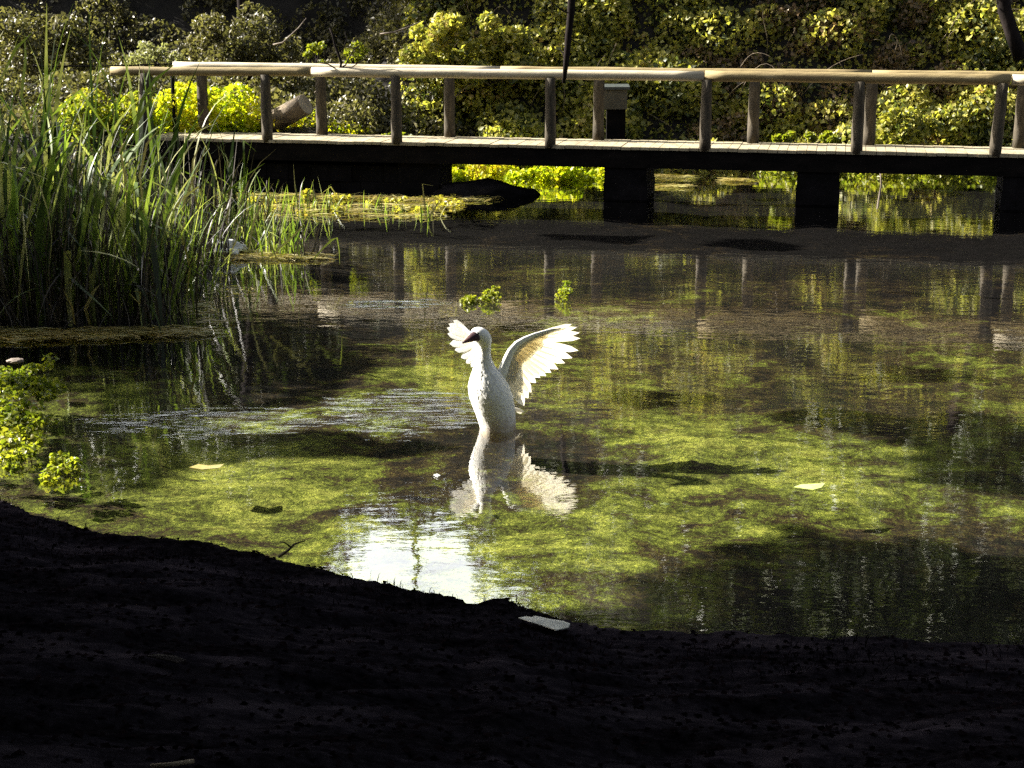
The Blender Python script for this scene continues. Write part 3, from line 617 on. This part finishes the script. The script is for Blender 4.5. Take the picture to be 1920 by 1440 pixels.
# ------------------------------------------------------------------ reeds
class Blades:
    def __init__(s): s.V = []; s.F = []; s.M = []; s.n = 0
    def add(s, base, h, lean, w, rg, bend=.5, kink=None, seg=9, mat=0, twist=None):
        """a strap leaf: rises, leans and arches over; kink folds it at that share of its length"""
        an = rg.uniform(0, 6.28) if lean is None else lean[0]; mag = lean[1] if lean else rg.uniform(.02, .3)
        d = np.array([math.cos(an), math.sin(an), 0]); tw = rg.uniform(0, 3.14) if twist is None else twist
        side = np.array([math.cos(tw), math.sin(tw), 0]); p = np.array(base, float); ang = mag; st_ = h / seg; pts = [p.copy()]
        for i in range(seg):
            t = (i + 1) / seg; ang += bend * t * t * (3.0 / seg)
            if kink and abs(t - kink) < .5 / seg: ang += rg.uniform(1.2, 2.3)
            p = p + (d * math.sin(ang) + np.array([0, 0, 1]) * math.cos(ang)) * st_; pts.append(p.copy())
        b = s.n
        for i, q in enumerate(pts):
            t = i / seg; ww = w * (.55 + .45 * min(1, t * 4)) * (1 - max(0, t - .55) / .45 * .93) * .5
            s.V += [q - side * ww, q + side * ww]
        for i in range(seg): k = b + 2 * i; s.F.append((k, k + 1, k + 3, k + 2)); s.M.append(mat)
        s.n += 2 * len(pts)
    def build(s, name, mats, parent=None): return mesh_obj(name, np.array(s.V), np.array(s.F), mats, parent, True, s.M)
rg = np.random.default_rng(21)
B = Blades()
for k in range(1500):
    y = 15.5 + 7.5 * rg.uniform() ** 1.6; x = rg.uniform(-13.5, -3.55 + .2 * math.sin(y * 3))
    right = sm((x + 6.0) / 2.6)
    h = (2.8 - 1.15 * right) * (1 - .5 * rg.uniform() ** 1.5) * (1 + .02 * (y - 16))
    dry = rg.uniform() < .32
    B.add((x, y, .0), h * (.75 if dry else 1), (rg.normal(0.2, 1.4), abs(rg.normal(.07, .13))), (rg.uniform(.02, .045) if rg.uniform() < .65 else rg.uniform(.045, .075)) if not dry else rg.uniform(.008, .02), rg,
          bend=abs(rg.normal(.35, .6)), kink=rg.uniform(.4, .92) if rg.uniform() < .5 else None, mat=1 if dry else 0)
for k in range(4200):      # dense dead lower storey
    y = 15.45 + 5 * rg.uniform() ** 1.5; x = rg.uniform(-12, -3.45); h = rg.uniform(.35, 1.7)
    B.add((x, y, 0), h, None, rg.uniform(.008, .022), rg, bend=rg.uniform(0, .6), kink=rg.uniform(.4, .9) if rg.uniform() < .3 else None, seg=6, mat=1)
for k in range(80):       # broad blades in the sunlit colour among them
    y = rg.uniform(15.5, 18.5); x = rg.uniform(-6.6, -3.7); right = sm((x + 6.0) / 2.6)
    B.add((x, y, 0), (2.75 - 1.1 * right) * rg.uniform(.75, 1.05), (rg.normal(.1, 1.0), abs(rg.normal(.1, .14))), rg.uniform(.045, .08), rg, bend=abs(rg.normal(.6, .6)), kink=rg.uniform(.55, .9) if rg.uniform() < .6 else None, seg=11, mat=2)
tag(B.build('reed_bed', [M['reed'], M['reed_dry'], M['reed_lit']]), 'dense bed of tall green reeds with dark dead stems on the left bank', 'reeds', kind='stuff')
# separate clumps along the right margin of the reed bed
CL = [(366, 560, 1.2, 36), (350, 545, 1.35, 30), (340, 590, 1.7, 30), (352, 505, 1.2, 24), (470, 470, .8, 22), (480, 455, .95, 40), (520, 478, .8, 44), (565, 482, .6, 34),
      (300, 605, 1.5, 26), (255, 608, 1.6, 26), (480, 400, .7, 16), (560, 395, .6, 16), (800, 408, .35, 12), (445, 398, .8, 26), (520, 402, .5, 20), (610, 396, .55, 22), (690, 392, .35, 14), (745, 402, .3, 12), (430, 440, .9, 30)]
CLL = ['clump of green reeds standing tall right of the reed bed', 'clump of green reeds just behind the corner of the reed bed', 'clump of reeds at the corner of the reed bed', 'reed clump left of the crumpled white plastic',
       'reed clump growing behind the white litter', 'low reed clump behind the floating straw', 'low bright reed clump on the floating straw', 'short bent reeds at the tip of the floating straw',
       'reed clump rising from the straw at the front of the reed bed', 'reed clump with dead stems at the front of the reed bed', 'small reed clump on the far weed mat, its left end', 'small reed clump on the far weed mat, its middle', 'tiny pale reed tuft at the right end of the far weed mat', 'reed clump between the reed bed and the far weed mat', 'short reed tuft in the left half of the far weed mat', 'short reed tuft at the middle of the far weed mat', 'tiny reed tuft right of the middle of the far weed mat', 'tiny low reed tuft just left of the pale end tuft', 'dense reed clump standing behind the crumpled white plastic']
for i, ((px, py, h0, n), lab) in enumerate(zip(CL, CLL)):
    c = on_z(px, py, 0); r = empty('reed_clump', (c.x, c.y, 0)); tag(r, lab, 'reeds', 'reed clumps along the margin'); B = Blades()
    for k in range(n):
        an = rg.normal(.2, 1.6); B.add((c.x + rg.normal(0, .12), c.y + rg.normal(0, .12), -.05), h0 * rg.uniform(.45, 1.05), (an, abs(rg.normal(.12, .2))), rg.uniform(.012, .026), rg, bend=abs(rg.normal(.25, .4)), kink=rg.uniform(.5, .9) if rg.uniform() < .3 else None, mat=0 if rg.uniform() < .7 else 1)
    B.build('foliage', [M['reed_lit'], M['reed_dry']], r)
# single conspicuous blades
def blade_px(pl, Y, w, mat, label, cat='reed'):
    pts = [on_y(x, y, Y) for x, y in pl]; V = []; F = []; n = len(pts); s = Vector((.75, .3, .3)).normalized()
    for i, p in enumerate(pts):
        t = (pts[min(i + 1, n - 1)] - pts[max(i - 1, 0)]).normalized(); sd = t.cross(Vector((0.2, 1, .1))).normalized()
        ww = w * .5 * (1 - .9 * max(0, i / (n - 1) - .5) / .5) * (.5 + .5 * min(1, i / 1.5)); V += [p - sd * ww, p + sd * ww + Vector((0, .3 * ww, 0))]
    F = [(2 * i, 2 * i + 1, 2 * i + 3, 2 * i + 2) for i in range(n - 1)]
    tag(mesh_obj('bent_reed', V, F, mat, None, True), label, cat, 'single bent reed blades')
BL = [([(430, 480), (452, 430), (440, 400)], 17.2, .03, 'short pale kinked blade just right of the white litter'),
      ([(500, 486), (540, 452), (562, 430), (580, 400)], 17.2, .025, 'long pale blade leaning right over the straw mat'),
      ([(520, 486), (505, 455), (512, 432)], 17.1, .025, 'short light blade standing on the straw mat'),
      ([(300, 470), (318, 400), (345, 370), (372, 350), (378, 372)], 16.6, .03, 'pale drooping blade at the right margin of the reed bed'),
      ([(270, 400), (262, 330), (275, 270), (300, 240)], 16.4, .035, 'light blade rising to the bridge deck'),
      ([(240, 420), (236, 340), (225, 280), (238, 262)], 16.3, .035, 'pale blade with a folded tip under the bridge end'),
      ([(350, 560), (356, 500), (340, 440), (350, 400)], 16.0, .03, 'pale stem at the right margin of the reed bed'),
      ([(800, 412), (812, 396), (826, 372)], 20.3, .03, 'pale blade of the tuft at the end of the far mat, leaning right'),
      ([(800, 412), (796, 380), (792, 345), (812, 348)], 20.3, .022, 'thin pale blade with a bent tip over the far mat'),
      ([(640, 380), (620, 350), (604, 362)], 20.6, .02, 'small pale folded blade in the middle of the far mat'),
      ([(372, 395), (360, 340), (362, 300), (375, 272)], 17.5, .03, 'upright pale blade left of the dark wall'),
      ([(205, 250), (150, 170), (110, 205), (96, 218)], 15.8, .04, 'broad arching blade at the top of the reed bed'),
      ([(330, 470), (345, 380), (372, 310), (390, 270)], 17.2, .026, 'slanting light blade in front of the stone wall'),
      ([(400, 430), (425, 360), (460, 330), (496, 306)], 17.5, .022, 'thin blade slanting up to the right over the dark water'),
      ([(466, 470), (475, 420), (490, 380), (513, 343)], 17.8, .03, 'pale upright blade right of the white litter'),
      ([(588, 486), (605, 466), (622, 450), (632, 446), (636, 470), (637, 496)], 17.0, .022, 'bent blade folding over at the tip of the straw mat'),
      ([(560, 395), (553, 350), (550, 308)], 20.5, .018, 'thin dead blade upright on the far weed mat'),
      ([(168, 608), (160, 580), (176, 545), (186, 535)], 15.4, .045, 'thick pale broken stalk at the front of the reed bed'),
      ([(140, 608), (135, 575), (118, 542)], 15.3, .03, 'pale leaning stalk at the front of the reed bed, left of the thick one'),
      ([(285, 600), (290, 560), (300, 530)], 15.4, .018, 'thin straight stalk at the corner of the reed bed'),
      ([(245, 552), (262, 570), (263, 548), (250, 546)], 15.3, .025, 'curled pale blade in the dark of the reed bed'),
      ([(0, 152), (30, 90), (62, 60)], 15.6, .04, 'broad green blade at the top left corner'),
      ([(60, 250), (40, 180), (48, 110), (46, 62)], 15.7, .04, 'tall green blade rising near the left edge'),
      ([(250, 260), (265, 190), (290, 150), (330, 118)], 16.5, .045, 'bright green blade crossing the end of the footbridge'),
      ([(225, 290), (250, 240), (280, 190), (300, 140)], 16.2, .04, 'green blade beside the bright one at the bridge end')]
for pl, Y, w, lab in BL: blade_px(pl, Y, w, M['straw'] if 'pale' in lab or 'light' in lab or 'dead' in lab else M['reed_lit'], lab)

# ------------------------------------------------------------------ floating mats, straw, cress
def strips(name, regions, n, mat, label, ln=(.1, .4), w=(.006, .018), z=(.004, .04), rg=None, cat='floating weed', dirx=.5):
    rg = rg or np.random.default_rng(len(label)); V = []; F = []
    for k in range(n):
        x0, x1, y0, y1 = regions[rg.integers(len(regions))]; px = rg.uniform(x0, x1); py = (y0 + y1) / 2 + (y1 - y0) / 2 * rg.uniform(-1, 1) * math.sqrt(max(0.05, 1 - ((px - (x0 + x1) / 2) / ((x1 - x0) / 2)) ** 2))
        c = on_z(px, py, 0); an = rg.normal(0, dirx) ; l = rg.uniform(*ln); ww = rg.uniform(*w); zz = rg.uniform(*z)
        d = Vector((math.cos(an), math.sin(an), rg.normal(0, .05))); s = Vector((-d.y, d.x, rg.normal(0, .4))).normalized()
        a = Vector((c.x, c.y, zz)) - d * l / 2; b = a + d * l; m = a.lerp(b, .5) + Vector((0, 0, .02 * rg.uniform())); k = len(V)
        V += [a - s * ww / 3, a + s * ww / 3, m - s * ww / 2, m + s * ww / 2, b - s * ww / 5, b + s * ww / 5]; F += [(k, k + 1, k + 3, k + 2), (k + 2, k + 3, k + 5, k + 4)]
    return tag(mesh_obj(name, V, F, mat), label, cat, kind='stuff')
strips('straw_mat', [(-60, 120, 620, 644), (60, 260, 622, 640), (200, 390, 618, 634)], 1500, M['straw'], 'golden straw floating along the foot of the reed bed')
strips('straw_mat', [(370, 470, 474, 494), (440, 560, 474, 490), (540, 610, 480, 490)], 800, M['straw'], 'yellow straw mat with the white litter on it')
strips('weed_mat', [(420, 560, 365, 372), (430, 600, 384, 392), (540, 760, 366, 374), (560, 860, 386, 393), (700, 930, 374, 379), (470, 830, 402, 412), (440, 700, 393, 400), (600, 940, 371, 376)], 950, M['straw'], 'yellow green weed mat floating in front of the stone wall', ln=(.06, .5))
strips('straw_mat', [(340, 400, 560, 600), (380, 440, 596, 612), (350, 480, 540, 552)], 160, M['straw'], 'loose straw drifting right of the reed bed', ln=(.1, .3))
strips('straw_mat', [(1215, 1300, 330, 336), (1215, 1300, 348, 354), (1360, 1400, 338, 342)], 240, M['straw'], 'thin golden weed lines in the water behind the first pier', ln=(.15, .5))
def cress(name, spots, leaf, label, mat='cress', cat='water plant', kind=None, hz=.12):
    root_c = on_z(*spots[0][:2], 0); root = empty(name, (root_c.x, root_c.y, 0)); tag(root, label, cat, kind=kind)
    rg = np.random.default_rng(abs(int(spots[0][0]))); C = []; Rr = []; n = 0
    for px, py, r, h, k in spots:
        c = on_z(px, py, 0)
        for _ in range(k * 2):
            C.append((c.x + rg.normal(0, r * .62), c.y + rg.normal(0, r * 1.1), rg.uniform(.01, h * .9))); q = rg.uniform(.02, .075); Rr.append((q, q, q * .6)); n += int(34 * (q / .08) ** 2 * (.045 / leaf) ** 2)
    leaf_cloud('leaves', blobs(C, Rr, n, .6, rg), leaf, M[mat], root, up=1.2, aspect=.95, rg=rg)
    for c in C[::3][:3]:
        mb = MB(); mb.tube([(c[0] + .02, c[1], -.12), (c[0], c[1], c[2])], [.005, .003], 5); mb.build('stem', M['reed_dry'], root)
    return root
cress('watercress', [(-30, 740, .2, .16, 30), (20, 735, .22, .15, 34), (60, 738, .15, .12, 20), (85, 742, .08, .08, 8), (0, 775, .15, .12, 16)], .036, 'thick patch of watercress at the left edge, the farther one')
cress('watercress', [(10, 800, .15, .14, 18), (50, 790, .14, .14, 16), (75, 800, .07, .1, 6), (-20, 830, .2, .12, 18), (30, 835, .13, .08, 9)], .046, 'patch of larger watercress leaves at the left edge, the nearer one')
cress('watercress', [(42, 862, .12, .07, 8), (25, 882, .05, .05, 3)], .036, 'small trailing watercress near the left bank')
cress('watercress', [(108, 885, .07, .09, 5), (100, 902, .04, .05, 2), (120, 878, .03, .1, 2)], .036, 'lone sprig of watercress off the left bank')
cress('water_sprig', [(878, 568, .08, .06, 5), (918, 566, .06, .12, 5), (930, 560, .03, .18, 3)], .038, 'leafy yellow green sprig standing in the water, left one behind the bird')
cress('water_sprig', [(1060, 562, .04, .12, 4), (1062, 556, .03, .19, 3)], .038, 'leafy yellow green sprig standing in the water, right one behind the bird')
cress('water_sprig', [(575, 372, .1, .15, 5), (640, 376, .1, .08, 4), (520, 392, .3, .05, 6), (600, 398, .3, .05, 6), (480, 376, .2, .06, 5)], .06, 'yellow leafy sprigs on the far weed mat', 'golden')
cress('water_sprig', [(820, 380, .25, .10, 8), (850, 384, .15, .08, 5), (720, 378, .3, .06, 6), (770, 398, .25, .05, 6)], .06, 'yellow green leaves near the right end of the far weed mat', 'golden')

# ------------------------------------------------------------------ small things
def flat_leaf(name, pl, z, mat, label, cat, thick=.004, wave=.006):
    top = [on_z(x, y, z) for x, y in pl]; n = len(top); mb = MB()
    c = sum(top, Vector()) / n + Vector((0, 0, wave)); lo = [p - Vector((0, 0, thick)) for p in top]
    mb.add(top + lo + [c, c - Vector((0, 0, thick))], [(i, (i + 1) % n, 2 * n) for i in range(n)] + [((i + 1) % n + n, i + n, 2 * n + 1) for i in range(n)] + [(i, i + n, (i + 1) % n + n, (i + 1) % n) for i in range(n)])
    return tag(mb.build(name, mat), label, cat)
flat_leaf('floating_leaf', [(1488, 913), (1502, 908), (1547, 906), (1540, 914), (1524, 918)], .012, M['green_leaf'], 'pale green leaf floating right of the bird', 'leaf')
flat_leaf('floating_leaf', [(355, 876), (372, 870), (395, 873), (420, 870), (412, 877), (380, 880)], .01, M['straw'], 'orange brown leaf floating left of the bird', 'leaf')
flat_leaf('floating_leaf', [(1238, 944), (1248, 942), (1258, 945), (1248, 947)], .01, M['green_leaf'], 'tiny pale leaf floating to the lower left of the green one', 'leaf')
flat_leaf('floating_leaf', [(813, 890), (820, 888), (826, 891), (820, 894)], .01, M['plastic'], 'tiny white speck floating left of the reflection', 'leaf')
def bank_leaf(pl, label, mat):
    pts = []
    for x, y in pl:
        r = ray(x, y); t = 3.0
        while t < 14:
            p = Vector((0, 0, CAM_H)) + r * t
            if p.z < near_h(p.x, p.y): break
            t += .01
        pts.append(p)
    n = len(pts); zc = max(p.z for p in pts); c = sum(pts, Vector()) / n + Vector((0, 0, .05)); top = [p + Vector((0, 0, .04)) for p in pts]; lo = [p - Vector((0, 0, .005)) for p in top]; mb = MB()
    mb.add(top + lo + [c, c - Vector((0, 0, .006))], [(i, (i + 1) % n, 2 * n) for i in range(n)] + [((i + 1) % n + n, i + n, 2 * n + 1) for i in range(n)] + [(i, i + n, (i + 1) % n + n, (i + 1) % n) for i in range(n)])
    tag(mb.build('fallen_leaf', mat), label, 'leaf')
M['pale_dead'] = solid_mat('bleached_leaf', [(0.3, (0.3, 0.3, 0.26)), (0.8, (0.5, 0.5, 0.44))], 20, (1, 1, 1), 0.6, 0.2)
bank_leaf([(972, 1172), (985, 1169), (996, 1171), (1004, 1168), (1030, 1174), (1056, 1178), (1069, 1183), (1066, 1190), (1042, 1195), (1018, 1187), (996, 1180)], 'torn pale leaf lying on the dark near bank', M['pale_dead'])
bank_leaf([(275, 1246), (300, 1243), (330, 1247), (350, 1254), (335, 1260), (312, 1254)], 'dim grey leaf on the left part of the near bank', M['bark'])
mb = MB(); mb.tube([Vector((x, y, near_h(x, y) + .02)) for x, y in [(p.x, p.y) for p in [on_z(280, 1392, 1.0), on_z(320, 1384, 1.0), on_z(360, 1372, 1.0)]]], .008, 5)
tag(mb.build('twig', M['log'], None, True), 'thin pale twig low on the near bank', 'twig')
mb = MB(); mb.tube([on_y(x, y, 9.6) for x, y in [(522, 1044), (540, 1032), (552, 1020), (572, 1014)]], [.012, .01, .007, .004], 6)
mb.tube([on_y(x, y, 9.6) for x, y in [(545, 1026), (535, 1018), (524, 1016)]], [.006, .005, .003], 5)
tag(mb.build('twig', M['bark'], None, True), 'dark twig sticking out of the pool at the bank edge', 'twig')
# white litter: crumpled plastic
c = on_z(418, 480, 0)
o = rock('plastic_litter', (c.x, c.y, .09), (.25, .14, .11), 12, M['plastic'], 'crumpled white plastic lying on the straw mat by the reeds', 'litter', .6)
c = on_z(457, 449, 0); rock('plastic_litter', (c.x, c.y, .02), (.05, .03, .02), 5, M['plastic'], 'tiny white scrap floating behind the crumpled plastic', 'litter', .4)
c = on_z(30, 697, 0); rock('pebble', (c.x, c.y, .1), (.075, .05, .02), 8, M['twig'], 'small grey flat stone on the watercress at the left edge', 'stone', .3)
# leaf litter and low tufts on the near bank
rg = np.random.default_rng(5); P = []
for _ in range(9000):
    x = rg.uniform(-4.5, 5.0); y = rg.uniform(2.6, edge_y(x) - .05); P.append((x, y, near_h(x, y) + .004))
tag(leaf_cloud('leaf_litter', P, .04, M['litter'], up=6, rg=rg), 'dead leaves strewn over the dark near bank', 'leaf litter', kind='stuff')
B = Blades()
for _ in range(5200):
    x = rg.uniform(-4.5, 5.0); y = edge_y(x) - abs(rg.normal(0, .7)) + .02
    if mnoise.noise(Vector((x * 2.2, y * 2.2, 1))) < -.05: continue
    B.add((x, y, near_h(x, y) - .01), rg.uniform(.02, .07), None, .005, rg, bend=.6, seg=3, mat=0)
tag(B.build('bank_grass', [M['litter']]), 'short dark grass along the rim of the near bank', 'grass', kind='stuff')

# ------------------------------------------------------------------ the bird
def bird():
    KX = 1307.0; phi = math.atan(3.3 / BIRD.y); cp, sp = math.cos(phi), math.sin(phi)
    O = Vector((BIRD.x, BIRD.y, 0))
    def P(zx, zy, dy=0.0):
        v = (1290 - zy) / KX; return Vector(((zx - 820) / KX, dy, (v - dy * sp) / cp))
    V, F, Mi = [], [], []
    def add(v, f, m):
        b = len(V); V.extend([O + p for p in v]); F.extend([tuple(i + b for i in q) for q in f]); Mi.extend([m] * len(f))
    # body, neck and head: one lofted skin. rows: centre x, y(zoom), half width, depth factor, depth centre
    rows = [(830, 1420, 60, 1.0, .02), (828, 1390, 140, 1.1, .02), (822, 1330, 172, 1.15, .01), (816, 1260, 178, 1.15, 0), (803, 1180, 190, 1.12, 0), (784, 1100, 204, 1.1, -.005), (764, 1020, 214, 1.08, -.01),
            (746, 950, 217, 1.05, -.015), (728, 880, 207, 1.03, -.015), (716, 810, 183, 1.0, -.015), (702, 750, 148, 1.0, -.015), (688, 690, 112, 1.0, -.015), (680, 630, 86, 1.0, -.015), (685, 570, 63, 1.0, -.02),
            (691, 510, 56, 1.0, -.022), (690, 465, 62, .98, -.026), (680, 430, 80, .92, -.03), (664, 398, 92, .84, -.033), (650, 368, 95, .80, -.035), (640, 338, 88, .78, -.035), (632, 314, 68, .76, -.035), (628, 298, 40, .76, -.035), (627, 292, 12, .76, -.035)]
    n = 28; rings = []
    for (cx, cy, hw, df, dc) in rows:
        c = P(cx, cy, dc); r = hw / KX
        rings.append([c + Vector((math.cos(a) * r, math.sin(a) * r * df, 0)) for a in [2 * math.pi * k / n for k in range(n)]])
    v = [p for r in rings for p in r]; nr = len(rings)
    f = [(i * n + k, i * n + (k + 1) % n, (i + 1) * n + (k + 1) % n, (i + 1) * n + k) for i in range(nr - 1) for k in range(n)]
    f += [tuple(range(n))[::-1], tuple((nr - 1) * n + k for k in range(n))]
    add(v, f, 0)
    rg = np.random.default_rng(2)
    BODYROWS = rows
    def feather(a, b, w, nrm, m=1, arch=.02, seg=7):
        d = b - a; ln = d.length; t = d.normalized(); s = t.cross(nrm).normalized(); nn = s.cross(t)
        v, f = [], []
        for i in range(seg + 1):
            u = i / seg; prof = min(1, (.35 + 1.8 * u)) * math.sqrt(max(0, 1 - max(0, (u - .62) / .38) ** 2.2)); ww = w * .5 * max(prof, .03)
            c = a + d * u + nn * (arch * math.sin(u * 2.6) * ln)
            v += [c - s * ww - nn * ww * .18, c + nn * ww * .06, c + s * ww - nn * ww * .18]
        for i in range(seg): k = 3 * i; f += [(k, k + 1, k + 4, k + 3), (k + 1, k + 2, k + 5, k + 4)]
        add(v, f, m)
    def wing(lead, tips, roots, dep, widths, nrm, arm_r):
        """lead: wing bone points; tips/roots of the flight feathers (zoom px); dep(x,y) depth"""
        pl = [P(x, y, dep(x, y)) for x, y in lead]; mb = MB(); mb.tube(pl, arm_r, 12, flat=.75); add(mb.v and [Vector(q) for q in mb.v], mb.f, 0)
        k = len(tips)
        for i, ((tx, ty), (rx, ry)) in enumerate(zip(tips, roots)):
            off = nrm * (.0016 * (i % 3) + .0004 * i)
            feather(P(rx, ry, dep(rx, ry)) + off, P(tx, ty, dep(tx, ty)) + off, widths[i] / KX, nrm, 1)
        # coverts: two shorter overlapping rows on the camera side
        for row, (frac, off, wm) in enumerate(((.36, .005, .9),)):
            for i in range(2 * k - 1):
                j = i / 2; i0 = int(j); i1 = min(i0 + 1, k - 1); q = j - i0
                T = Vector((*tips[i0], 0)).lerp(Vector((*tips[i1], 0)), q); Rr = Vector((*roots[i0], 0)).lerp(Vector((*roots[i1], 0)), q)
                E = Rr.lerp(T, frac * rg.uniform(.92, 1.05)); w = (widths[i0] * (1 - q) + widths[i1] * q) * wm
                for sgn in (1,):
                    feather(P(Rr.x, Rr.y, dep(Rr.x, Rr.y)) + nrm * off * sgn, P(E.x, E.y, dep(E.x, E.y)) + nrm * off * .6 * sgn, w / KX, nrm, 2)
    # wing on the right of the picture (spread towards the viewer)
    depR = lambda x, y: .38 * max(0, (x - 850)) / KX + .03
    tips = [(1560, 240), (1612, 268), (1640, 322), (1646, 378), (1628, 500), (1566, 575), (1492, 628), (1424, 690), (1352, 726), (1300, 760), (1240, 778), (1196, 830), (1150, 925), (1120, 985), (1076, 1062), (1020, 1000)]
    roots = [(1190, 352), (1160, 362), (1130, 375), (1105, 392), (1080, 410), (1058, 432), (1035, 455), (1012, 480), (990, 510), (975, 540), (960, 570), (945, 600), (930, 640), (918, 680), (905, 720), (895, 760)]
    wd = [48, 52, 58, 62, 76, 82, 82, 84, 86, 86, 86, 92, 104, 104, 104, 96]
    nR = Vector((.30, -.93, .15)).normalized()
    wing([(840, 800), (868, 720), (905, 620), (950, 520), (1010, 450), (1085, 402), (1190, 352), (1330, 306), (1440, 275)], tips, roots, depR, wd, nR, [.05, .045, .04, .034, .03, .024, .017, .010, .004])
    # wing on the left (spread away, behind the head)
    depL = lambda x, y: .06 + .75 * max(0, (700 - x)) / KX
    tips = [(368, 198), (322, 232), (304, 272), (308, 330), (330, 432), (386, 498), (448, 578), (500, 632), (552, 672), (600, 700), (640, 740)]
    roots = [(520, 330), (530, 350), (542, 372), (556, 398), (572, 424), (588, 450), (604, 480), (618, 510), (632, 545), (645, 580), (655, 620)]
    wd = [66, 70, 76, 80, 84, 84, 84, 84, 84, 84, 84]
    nL = Vector((-.55, -.80, .2)).normalized()
    wing([(700, 760), (680, 660), (660, 560), (630, 470), (580, 390), (530, 325), (470, 275), (420, 240)], tips, roots, depL, wd, nL, [.05, .04, .034, .03, .024, .018, .010, .004])
    # small overlapping contour feathers over breast, flanks and neck
    zs = [r[1] for r in BODYROWS][::-1]
    def row_at(zy):
        a = [np.interp(zy, zs, [r[q] for r in BODYROWS][::-1]) for q in (0, 2, 3, 4)]; return a
    def skin(zy, an):
        cx, hw, df, dc = row_at(zy); r = hw / KX; return P(cx, zy, dc) + Vector((math.cos(an) * r, math.sin(an) * r * df, 0))
    for k in range(1500):
        zy = rg.uniform(430, 1300); an = rg.uniform(0, 6.283); ln = float(np.interp(zy, [430, 700, 1300], [26, 56, 95])) * rg.uniform(.8, 1.2); da = rg.normal(0, .10)
        a = skin(zy, an); cx, hw, df, dc = row_at(zy); out = Vector((math.cos(an), math.sin(an) / df, 0)).normalized()
        b = skin(min(zy + ln, 1400), an + da) + out * .0016 * rg.uniform(.3, 1.6)
        feather(a - out * .001, b, ln * .55 / KX, out, 0, .012, 4)
    # tail
    for dx, dy in ((1085, 1120), (1060, 1135), (1040, 1100), (1070, 1108)): feather(P(930, 1080, .10), P(dx, dy, .16), .05, Vector((0, -.4, .9)), 1)
    root = empty('waterbird', tuple(O)); tag(root, 'white waterbird rearing up in the stream with both wings raised', 'bird')
    mat_b = feather_mat('body_plumage', True); mat_f = feather_mat('flight_feathers', False); mat_c = feather_mat('covert_feathers', False, (.87, .84, .74))
    o = mesh_obj('body', [tuple(p) for p in V], F, [mat_b, mat_f, mat_c], root, True, Mi)
    # bill with a dark mask
    V2 = []; bl = [(622, 372, 66), (592, 386, 56), (560, 402, 42), (530, 422, 29), (502, 438, 18), (474, 454, 9)]
    mb = MB(); mb.tube([P(x, y, -.05 - .02 * i) for i, (x, y, _) in enumerate(bl)], [r / KX for _, _, r in bl], 14, flat=.8)
    mb.v = [tuple(O + Vector(q)) for q in mb.v]; mb.build('bill', bill_mat(), root, True)
    for sg, (x, y, d) in ((1, (622, 356, -.082)), (-1, (596, 350, .006))):
        bm = bmesh.new(); bmesh.ops.create_uvsphere(bm, u_segments=12, v_segments=8, radius=.0095); bmesh.ops.translate(bm, verts=bm.verts, vec=P(x, y, d)); me = bpy.data.meshes.new('eye'); bm.to_mesh(me); bm.free(); me.materials.append(M['eye'])
        e = bpy.data.objects.new('eye', me); COL.objects.link(e); e.parent = root
def feather_mat(name, body, col=(.84, .83, .78)):
    m, t, out = newmat(name); co = coords(t); nz = noise_n(t, co, 28, 6, .7); c0 = mixc(t, .15, col, ramp(t, [(.3, (.6, .57, .48)), (.6, col)], nz))
    if body:
        g = N(t, 'ShaderNodeSeparateXYZ'); t.links.new(co, g.inputs[0])
        stain = math_n(t, 'SUBTRACT', math_n(t, 'ADD', .55, math_n(t, 'MULTIPLY', math_n(t, 'SUBTRACT', noise_n(t, co, 9, 4), .5), 1.3)), math_n(t, 'MULTIPLY', g.outputs[2], 3.2), clamp=True)
        c0 = mixc(t, stain, c0, (.30, .17, .06))
    p = N(t, 'ShaderNodeBsdfPrincipled', Roughness=.7); p.inputs['Specular IOR Level'].default_value = .2; t.links.new(c0, p.inputs['Base Color'])
    b = N(t, 'ShaderNodeBump', Strength=.15 if body else .2, Distance=.01); t.links.new(noise_n(t, coords(t, (1, 1, .5)), 60, 4), b.inputs['Height']); t.links.new(b.outputs[0], p.inputs['Normal'])
    if body: t.links.new(p.outputs[0], out.inputs[0]); return m
    tr = N(t, 'ShaderNodeBsdfTranslucent'); tr.inputs[0].default_value = (.95, .89, .70, 1)
    mx = N(t, 'ShaderNodeMixShader'); mx.inputs[0].default_value = .6; t.links.new(p.outputs[0], mx.inputs[1]); t.links.new(tr.outputs[0], mx.inputs[2]); t.links.new(mx.outputs[0], out.inputs[0]); return m
def bill_mat():
    return solid_mat('bill_horn', [(.3, (.012, .006, .007)), (.6, (.05, .016, .016)), (.85, (.2, .09, .06))], 14, (1, 1, 1), .5, .2)
M['eye'] = solid_mat('eye_black', [(.3, (.004, .004, .004)), (.8, (.01, .01, .01))], 5, (1, 1, 1), .15, 0)
bird()
